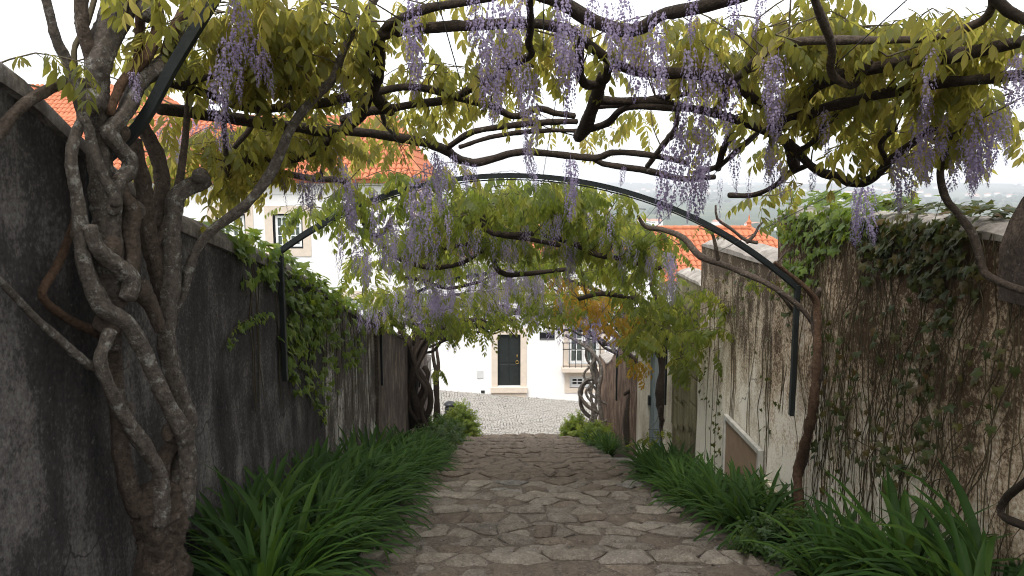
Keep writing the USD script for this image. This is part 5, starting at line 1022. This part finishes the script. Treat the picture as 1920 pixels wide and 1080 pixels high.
def to_px(p):
    d = np.asarray(p) - EYE; c = d @ FWD
    return 960 + FPX * (d @ RIGHT) / c, 540 - FPX * (d @ UP) / c
LM = [M_LEAF, M_LEAF_F, M_LEAF_O]
for v in (v1, v2, v3, v4, v5, v6):
    def rank(e):
        x, y = to_px(e[0][:3, 3]); inside = -20 < x < 1940 and -30 < y < 1100
        return (not inside, np.linalg.norm(e[0][:3, 3] - EYE))
    v.leaves.sort(key=rank)
    for M, mi, k in v.leaves[:300]: put(v.p, 'leaf', LEAVES[k], LM[mi], M=M, shared=True, smooth=True)
    for mi in range(3):
        rest = [e for e in v.leaves[300:] if e[1] == mi]
        if rest: scatter(v.p, 'foliage', LEAVES, [e[2] for e in rest], [e[0] for e in rest], LM[mi], True)
    for M, kind, k in v.rac[:300]: put(v.p, 'flower_raceme', (RACE_FAR if kind == 'far' else RACEMES)[k], M_FLOWER, M=M, shared=True)
    tw = [tube(p, [a, (a + b) / 2, b], 4, .12, 0, caps=False) for p, a, b in v.tw]
    # thin links from each shoot back to the nearest bough
    B = np.vstack([b[:, :3] for b in v.br])
    for p, a, b in v.tw:
        d = np.linalg.norm(B - p[0], axis=1); i = d.argmin()
        if d[i] < 1.3: tw.append(tube([B[i], (B[i] + p[0]) / 2 + rng.normal(0, .04, 3), p[0]], [.006, .005, a], 4, .15, 0, caps=False))
    if tw: put(v.p, 'twigs', cat_(tw), M_TWIG, kind='stuff')

# ---- ivy
def ivy_leaf():
    out = [(0, 0), (.22, -.10), (.50, -.16), (.42, .12), (.56, .40), (.26, .42), (0, .86)]
    pts = out + [(-x, y) for x, y in out[-2:0:-1]]
    v = [(0, .25, .05)] + [(x, y, -.10 * abs(x) - .12 * max(0, y - .3)) for x, y in pts]; n = len(pts)
    return trimesh.Trimesh(np.array(v, float), [(0, 1 + (k + 1) % n, 1 + k) for k in range(n)], process=False)
IVY = ivy_leaf()
IVY.faces = IVY.faces[:, ::-1]
def ivy(label, base, leaves, mat, stems=(), seed=0):
    """leaves: (position, outward normal, size); each leaf hangs tip-down, lifted off the wall"""
    p = thing('ivy', base, label, 'ivy'); r = np.random.default_rng(seed); Ms = []
    for pos, nrm, size in leaves:
        n = np.array(nrm, float) + r.normal(0, .38, 3); n[2] += .35; n /= np.linalg.norm(n)
        dn = np.array([r.normal(0, .45), r.normal(0, .45), -1.0]); y = dn - n * (dn @ n); y /= np.linalg.norm(y); x = np.cross(y, n)
        M = np.eye(4); M[:3, 0], M[:3, 1], M[:3, 2] = x * size, y * size, n * size; M[:3, 3] = np.array(pos) + np.array(nrm) * r.uniform(.005, .06); Ms.append(M)
    Ms.sort(key=lambda M: np.linalg.norm(M[:3, 3] - EYE) / np.linalg.norm(M[:3, 0]))
    for M in Ms[:300]: put(p, 'leaf', IVY, mat, M=M, shared=True)
    if len(Ms) > 300: scatter(p, 'leaves', [IVY], [0] * (len(Ms) - 300), Ms[300:], mat)
    for P, rad in stems: put(p, 'stem', tube(P, rad, 5, .1, .1, seed), M_TWIG, smooth=True)
    return p
r = np.random.default_rng(8)
def blob_wall(blobs, X, nrm, s0, s1):
    out = []
    for (cx, cy, rx, ry, n) in blobs:
        for _ in range(n):
            a, q = r.uniform(0, 6.283), math.sqrt(r.uniform(0, 1)); P = UX(cx + rx * q * math.cos(a), cy + ry * q * math.sin(a), X)
            out.append((P, nrm, r.uniform(s0, s1)))
    return out
L = blob_wall([(470, 455, 40, 35, 60), (520, 500, 40, 35, 70), (565, 545, 40, 40, 90), (605, 575, 35, 45, 90), (570, 610, 40, 60, 110), (545, 650, 25, 60, 45), (590, 680, 30, 60, 60), (560, 700, 25, 40, 20), (630, 590, 25, 50, 50), (655, 620, 14, 70, 45), (672, 640, 10, 60, 25), (625, 680, 20, 60, 25), (600, 760, 20, 30, 12), (480, 520, 30, 25, 10)], XL + .02, (1, 0, 0), .075, .125)
def clip_left(L): return [e for e in L if e[0][2] < ltop(e[0][1]) + .2]
L = clip_left(L)
for _ in range(330):   # over the coping
    Y = r.uniform(6.5, 13.8); X = r.uniform(XL - .5, XL + .07); L.append(((X, Y, ltop(Y) + .17 - .1 * abs(X - XL + .2) + r.uniform(0, .1)), (.35, 0, .9), r.uniform(.08, .13)))
strand = spline(np.array([UX(*p, XL + .02) for p in ((505, 590), (480, 596), (455, 603), (435, 622), (420, 652))]), .025)
for P in strand: L.append((P + r.normal(0, .02, 3) * [0, 1, 1], (1, 0, 0), r.uniform(.035, .07)))
L = [(p_, n_, s_ * 1.12) for p_, n_, s_ in L]
st = []
for k in range(16):
    y = r.uniform(7.0, 13.5); n = 6; zz = np.linspace(ltop(y) + .05, ltop(y) - r.uniform(.8, 1.9), n)
    st.append((np.column_stack([np.full(n, XL + .015), y + np.cumsum(r.normal(0, .05, n)), zz]), .005))
st.append((strand[::4], .004))
ivy('fresh green ivy spilling over the left wall around the front arch post', (XL, 9, ltop(9)), L, M_IVY, st, 1)
nR = (-1, 0, 0)
L = blob_wall([(1540, 400, 60, 16, 50), (1480, 420, 18, 30, 25), (1520, 430, 40, 30, 45), (1590, 415, 60, 25, 60), (1500, 470, 28, 45, 45), (1490, 520, 16, 40, 25), (1525, 500, 22, 50, 25), (1560, 440, 40, 30, 35)], XR - .02, nR, .07, .115)
for _ in range(170):
    Y = r.uniform(6.2, 8.8); X = r.uniform(XR - .06, XR + .4); L.append(((X, Y, 1.39 + r.uniform(0, .12)), (-.35, 0, .9), r.uniform(.07, .115)))
ivy('bright green ivy on the far top corner of the high right wall', (XR, 8.0, 1.3), L, M_IVY, [], 2)
L = blob_wall([(1650, 440, 50, 35, 70), (1710, 460, 60, 50, 110), (1765, 470, 50, 55, 100), (1690, 420, 80, 22, 50), (1800, 430, 35, 25, 35), (1830, 525, 18, 35, 16), (1640, 500, 30, 40, 22), (1780, 590, 20, 40, 16), (1740, 540, 40, 30, 20)], XR - .025, nR, .06, .105)
for _ in range(120):
    Y = r.uniform(4.95, 6.6); X = r.uniform(XR - .06, XR + .3); L.append(((X, Y, 1.38 + r.uniform(0, .07)), (-.35, 0, .9), r.uniform(.06, .1)))
ivy('dark glossy ivy hanging over the high right wall beneath the long flower raceme', (XR, 5.8, 1.3), L, M_IVY_D, [], 3)
L = blob_wall([(1650, 640, 90, 80, 34), (1620, 750, 50, 70, 30), (1730, 620, 50, 60, 20), (1720, 760, 40, 80, 42), (1690, 850, 80, 36, 44), (1820, 740, 60, 110, 22), (1565, 720, 40, 120, 44), (1560, 860, 40, 70, 30), (1740, 680, 20, 60, 20), (1880, 700, 30, 120, 12), (1700, 900, 60, 30, 16), (1545, 620, 18, 60, 14)], XR - .02, nR, .05, .09)
st = []
for k in range(120):
    y = r.uniform(4.55, 7.85); top = 1.3 if r.random() < .7 else r.uniform(-.6, .9); bot = gz(y) + (0 if r.random() < .55 else r.uniform(.3, 1.4)); n = 14
    zz = np.linspace(bot, top, n); yy = y + np.cumsum(r.normal(0, .055, n)) + (r.normal(0, .45) * np.linspace(0, 1, n) ** 2)
    st.append((np.column_stack([np.full(n, XR - .006) - r.uniform(0, .03), yy, zz]), r.uniform(.0014, .0048)))
for k in range(70):
    y, z = r.uniform(4.7, 7.6), r.uniform(-1.0, 1.0); n = 6; yy = y + np.linspace(0, r.normal(0, .35), n) + r.normal(0, .02, n); zz = z + np.linspace(0, r.uniform(.2, .7), n) + r.normal(0, .03, n)
    st.append((np.column_stack([np.full(n, XR - .008), yy, zz]), r.uniform(.0012, .0026)))
ivy('sparse browning creeper with many dry stems across the stained right wall', (XR, 6.2, gz(6.2)), L, M_IVY_D, st, 4)
L = blob_wall([(1400, 560, 40, 40, 16), (1470, 580, 20, 60, 14), (1345, 790, 16, 70, 34), (1325, 720, 10, 60, 14), (1450, 780, 24, 50, 10), (1390, 520, 40, 20, 14), (1440, 690, 40, 90, 10)], XR, nR, .05, .085)
st = []
for k in range(16):
    y = r.uniform(8.3, 12.2); n = 8; zz = np.linspace(gz(y) + r.uniform(0, .8), r.uniform(-.3, .65), n); st.append((np.column_stack([np.full(n, XR + .006), y + np.cumsum(r.normal(0, .05, n)), zz]), r.uniform(.003, .006)))
ivy('thin creeper with few leaves on the middle right wall around the framed panel', (XR, 10.5, gz(10.5)), L, M_IVY_D, st, 5)
# section tiles: ivy on mossy wall
L = blob_wall([(1290, 600, 18, 60, 30), (1280, 700, 16, 60, 16)], XR + .01, nR, .06, .09)
ivy('small ivy patch on the mossy tiled wall by the gate', (XR, 13.2, gz(13.2)), L, M_IVY_D, [], 6)

# ---- strap-leaved clumps in the beds
def blade(L, W, el, drop, seed):
    r_ = np.random.default_rng(seed); n = 8; s = np.linspace(0, 1, n); a = el - drop * s ** 1.6
    x = np.concatenate([[0], np.cumsum(np.cos((a[1:] + a[:-1]) / 2) * L / (n - 1))]); z = np.concatenate([[0], np.cumsum(np.sin((a[1:] + a[:-1]) / 2) * L / (n - 1))])
    w_ = W / 2 * np.interp(s, [0, .12, .6, .88, 1], [.55, .8, 1, .62, .04]); side = r_.normal(0, .10) * s ** 2 * L
    v, F = [], []
    for k in range(n):
        nx, nz = -math.sin(a[k]), math.cos(a[k]); f = w_[k] * .35
        v += [(x[k] + nx * f, side[k] - w_[k], z[k] + nz * f), (x[k], side[k], z[k]), (x[k] + nx * f, side[k] + w_[k], z[k] + nz * f)]
    for k in range(n - 1):
        b = 3 * k; F += [(b, b + 1, b + 4), (b, b + 4, b + 3), (b + 1, b + 2, b + 5), (b + 1, b + 5, b + 4)]
    return trimesh.Trimesh(np.array(v), F, process=False)
CL = []
for c in range(5):
    q = Sdf.CreatePrimInLayer(stage.GetRootLayer(), f'/World/Looks/clump_form_{c}'); q.specifier = Sdf.SpecifierClass; q.typeName = 'Xform'
    r_ = np.random.default_rng(300 + c)
    for k in range(64):
        az = k * 2.39996 + r_.normal(0, .3); u = r_.uniform(0, 1); L_ = r_.uniform(.72, 1.15)
        m = blade(L_, r_.uniform(.040, .066), math.radians(50 + 38 * u + r_.normal(0, 5)), math.radians(r_.uniform(55, 125)) * (1.15 - .5 * u), 1000 * c + k)
        m.apply_transform(rotm(az, 0, 0, 1, (.07 * math.cos(az) * r_.uniform(0, 1), .07 * math.sin(az) * r_.uniform(0, 1), -.02)))
        usdkit.mesh(stage, f'/World/Looks/clump_form_{c}/' + ('blade' if k == 0 else f'blade_{k:03d}'), m, M_BLADE, True)
def clump(x, y, s, label, k, z=None):
    p = uniq('/World', 'strap_leaf_clump'); X = UsdGeom.Xform.Define(stage, p)
    X.AddTranslateOp().Set(Gf.Vec3d(x, y, float(gz(y)) + .02 if z is None else z)); X.AddRotateZOp().Set(float(k * 73 % 360)); X.AddScaleOp().Set(Gf.Vec3f(s, s, s))
    tag(X.GetPrim(), label, 'plant', 'strap-leaved plants filling the beds')
    X.GetPrim().GetReferences().AddInternalReference(f'/World/Looks/clump_form_{k % 5}'); X.GetPrim().SetInstanceable(True)
ordn = ['nearest', 'second', 'third', 'fourth', 'fifth', 'sixth', 'seventh', 'eighth', 'ninth', 'tenth']
def bed(rows, places, side):
    n = 0; cnt = {}
    for (x, y, s, row) in sorted(rows, key=lambda e: e[1]):
        pl = next(t for lim, t in places if y < lim); key = (row, pl); i = cnt.get(key, 0); cnt[key] = i + 1
        clump(x, y, s, f'strappy clump {row} {pl}, {ordn[i]} going down', n); n += 1
r = np.random.default_rng(19); rows = []
y = 4.75
while y < 15.5:
    rows.append((-1.55 + r.normal(0, .06), y + r.uniform(-.1, .1), r.uniform(.85, 1.02) * (1.0 if y < 9 else .92), 'at the left path edge'))
    if y > 4.9: rows.append((-2.0 + r.normal(0, .05), y + .3 + r.uniform(-.1, .1), r.uniform(.92, 1.12) * (1.05 if y < 12 else .9), 'against the left wall'))
    y += .50 if y < 9 else .66
bed(rows, ((6.2, 'beside the twisted trunk'), (8.2, 'before the front arch post'), (10.6, 'below the hanging ivy'), (13.2, 'along the limed wall'), (99, 'near the second arch post')), 'left')
rows = []
for (x, y, s) in ((2.62, 4.75, .95), (2.78, 5.15, 1.0), (2.4, 5.35, .8), (2.85, 4.2, 1.15), (2.75, 5.75, .8), (2.55, 3.95, 1.0)): rows.append((x, y, s, 'in the right bed'))
y = 7.2
while y < 13.4:
    rows.append((2.42 + r.normal(0, .06), y + r.uniform(-.1, .1), r.uniform(.66, .82), 'at the right path edge'))
    rows.append((2.84 + r.normal(0, .04), y + .3, r.uniform(.66, .82), 'against the right wall')); y += .6
for k in range(5): rows.append((2.5 + r.normal(0, .12), 17.6 + k * .9, .6, 'against the right wall'))
bed(rows, ((6.3, 'under the dry creeper stems'), (8.9, 'around the fibrous trunk'), (11, 'below the framed panel'), (14, 'towards the mossy wall'), (99, 'below the brown wall beyond the gate')), 'right')

# ---- shrubs at the foot of the path
def sprig(seed, n=15, L=.2, ll=.072, lw=.040):
    r_ = np.random.default_rng(seed); Vs, Fs, c = [], [], 0
    st = tube([(0, 0, 0), (.02, 0, L * .5), (.05, .01, L)], [.003, .002, .001], 3, .1, 0); Vs.append(np.array(st.vertices)); Fs.append(np.array(st.faces)); c = len(Vs[0])
    for k in range(n):
        s = (k + 1) / n; v, F = fold_leaf(ll * r_.uniform(.7, 1.2), lw, .2, .3, ((0, .1), (.5, 1), (1, 0))); M = rotm(k * 2.4 + r_.normal(0, .3), -.5 + r_.normal(0, .3), 0, 1, (.05 * s * s, 0, L * s)); v = v @ M[:3, :3].T + M[:3, 3]
        Vs.append(v); Fs.append(F + c); c += len(v)
    return trimesh.Trimesh(np.vstack(Vs), np.vstack(Fs), process=False)
SPR = [sprig(k) for k in range(4)]
def shrub(label, base, radii, n, mat, seed, s=1.0):
    p = thing('shrub', base, label, 'shrub'); r_ = np.random.default_rng(seed); Ms = []; b = np.array(base, float); stems = []
    for k in range(n):
        a, u = r_.uniform(0, 6.283), r_.uniform(0, 1); e = math.acos(1 - u * .95); q = r_.uniform(.45, 1.0) * (1 + .25 * (meshkit.noise(np.array([[a * 1.4, e * 2, seed]]), seed)[0] - .5))
        d = np.array([math.cos(a) * math.sin(e), math.sin(a) * math.sin(e), math.cos(e)]); pos = b + d * np.array(radii) * q
        Ms.append(rotm(a + r_.normal(0, .6), e * .6 + r_.normal(0, .6), r_.normal(0, .5), s * r_.uniform(.7, 1.3), pos))
        if k % 6 == 0: stems.append(tube([b + d * .03, b + (pos - b) * .5 + [0, 0, .05], pos], [.010, .007, .003], 4, .2, 0))
    scatter(p, 'foliage', SPR, r_.integers(0, 4, n), Ms, mat)
    put(p, 'stems', cat_(stems), M_TWIG, kind='stuff')
S_ = lambda px, py, Y: UY(px, py, Y)
q = S_(866, 800, 23.8); shrub('feathery yellow green shrub at the left foot of the path by the bin', (q[0], 23.8, gz(23.8)), (.5, .6, 1.12), 640, M_SHRUB, 1)
q = S_(835, 820, 21.5); shrub('rounded dark green bush on the left bed below the looped vine stems', (-1.75, 21.3, gz(21.3)), (.62, .9, .8), 420, M_SHRUB_D, 2)
shrub('loose dark green bush on the left bed halfway to the street', (-1.75, 18.4, gz(18.4)), (.6, 1.1, .75), 420, M_SHRUB_D, 3)
shrub('low leafy bush between strap leaves and the dark bushes on the left', (-1.7, 16.3, gz(16.3)), (.55, .8, .6), 300, M_SHRUB_D, 4)
shrub('small round yellowish shrub at the right foot of the path by the vine loop', (2.25, 23.6, gz(23.6)), (.42, .6, .78), 380, M_SHRUB, 5)
shrub('low green bush in the right bed below the brown wall', (2.6, 20.8, gz(20.8)), (.45, 1.3, .5), 360, M_SHRUB, 6)
shrub('ferny dark plant between the two groups of strap leaves on the right', (2.5, 6.35, gz(6.35)), (.45, .4, .42), 300, M_SHRUB_D, 7, .8)
# fallen leaves
r = np.random.default_rng(55)
for (px, py) in ((1380, 1060), (1405, 1052), (665, 975), (690, 995)):
    d = ray(px, py); d = d / d[1]; ysn = np.linspace(4, 20, 800); P = EYE + ysn[:, None] * d; i = np.argmax(P[:, 2] < gz(ysn) + .03)
    v, F = fold_leaf(.10, .05, .5, .6); put('/World', 'fallen_leaf', trimesh.Trimesh(v, F, process=False), M_DRY, M=rotm(r.uniform(0, 6), 0, .2, 1, P[i] + [0, 0, .03]), label={1380: 'curled rust red fallen leaf on the right path edge', 1405: 'smaller rust fallen leaf just right of the larger one', 665: 'orange fallen leaf caught in the left strap leaves', 690: 'orange fallen leaf low at the left path edge'}[px], cat='fallen leaf')
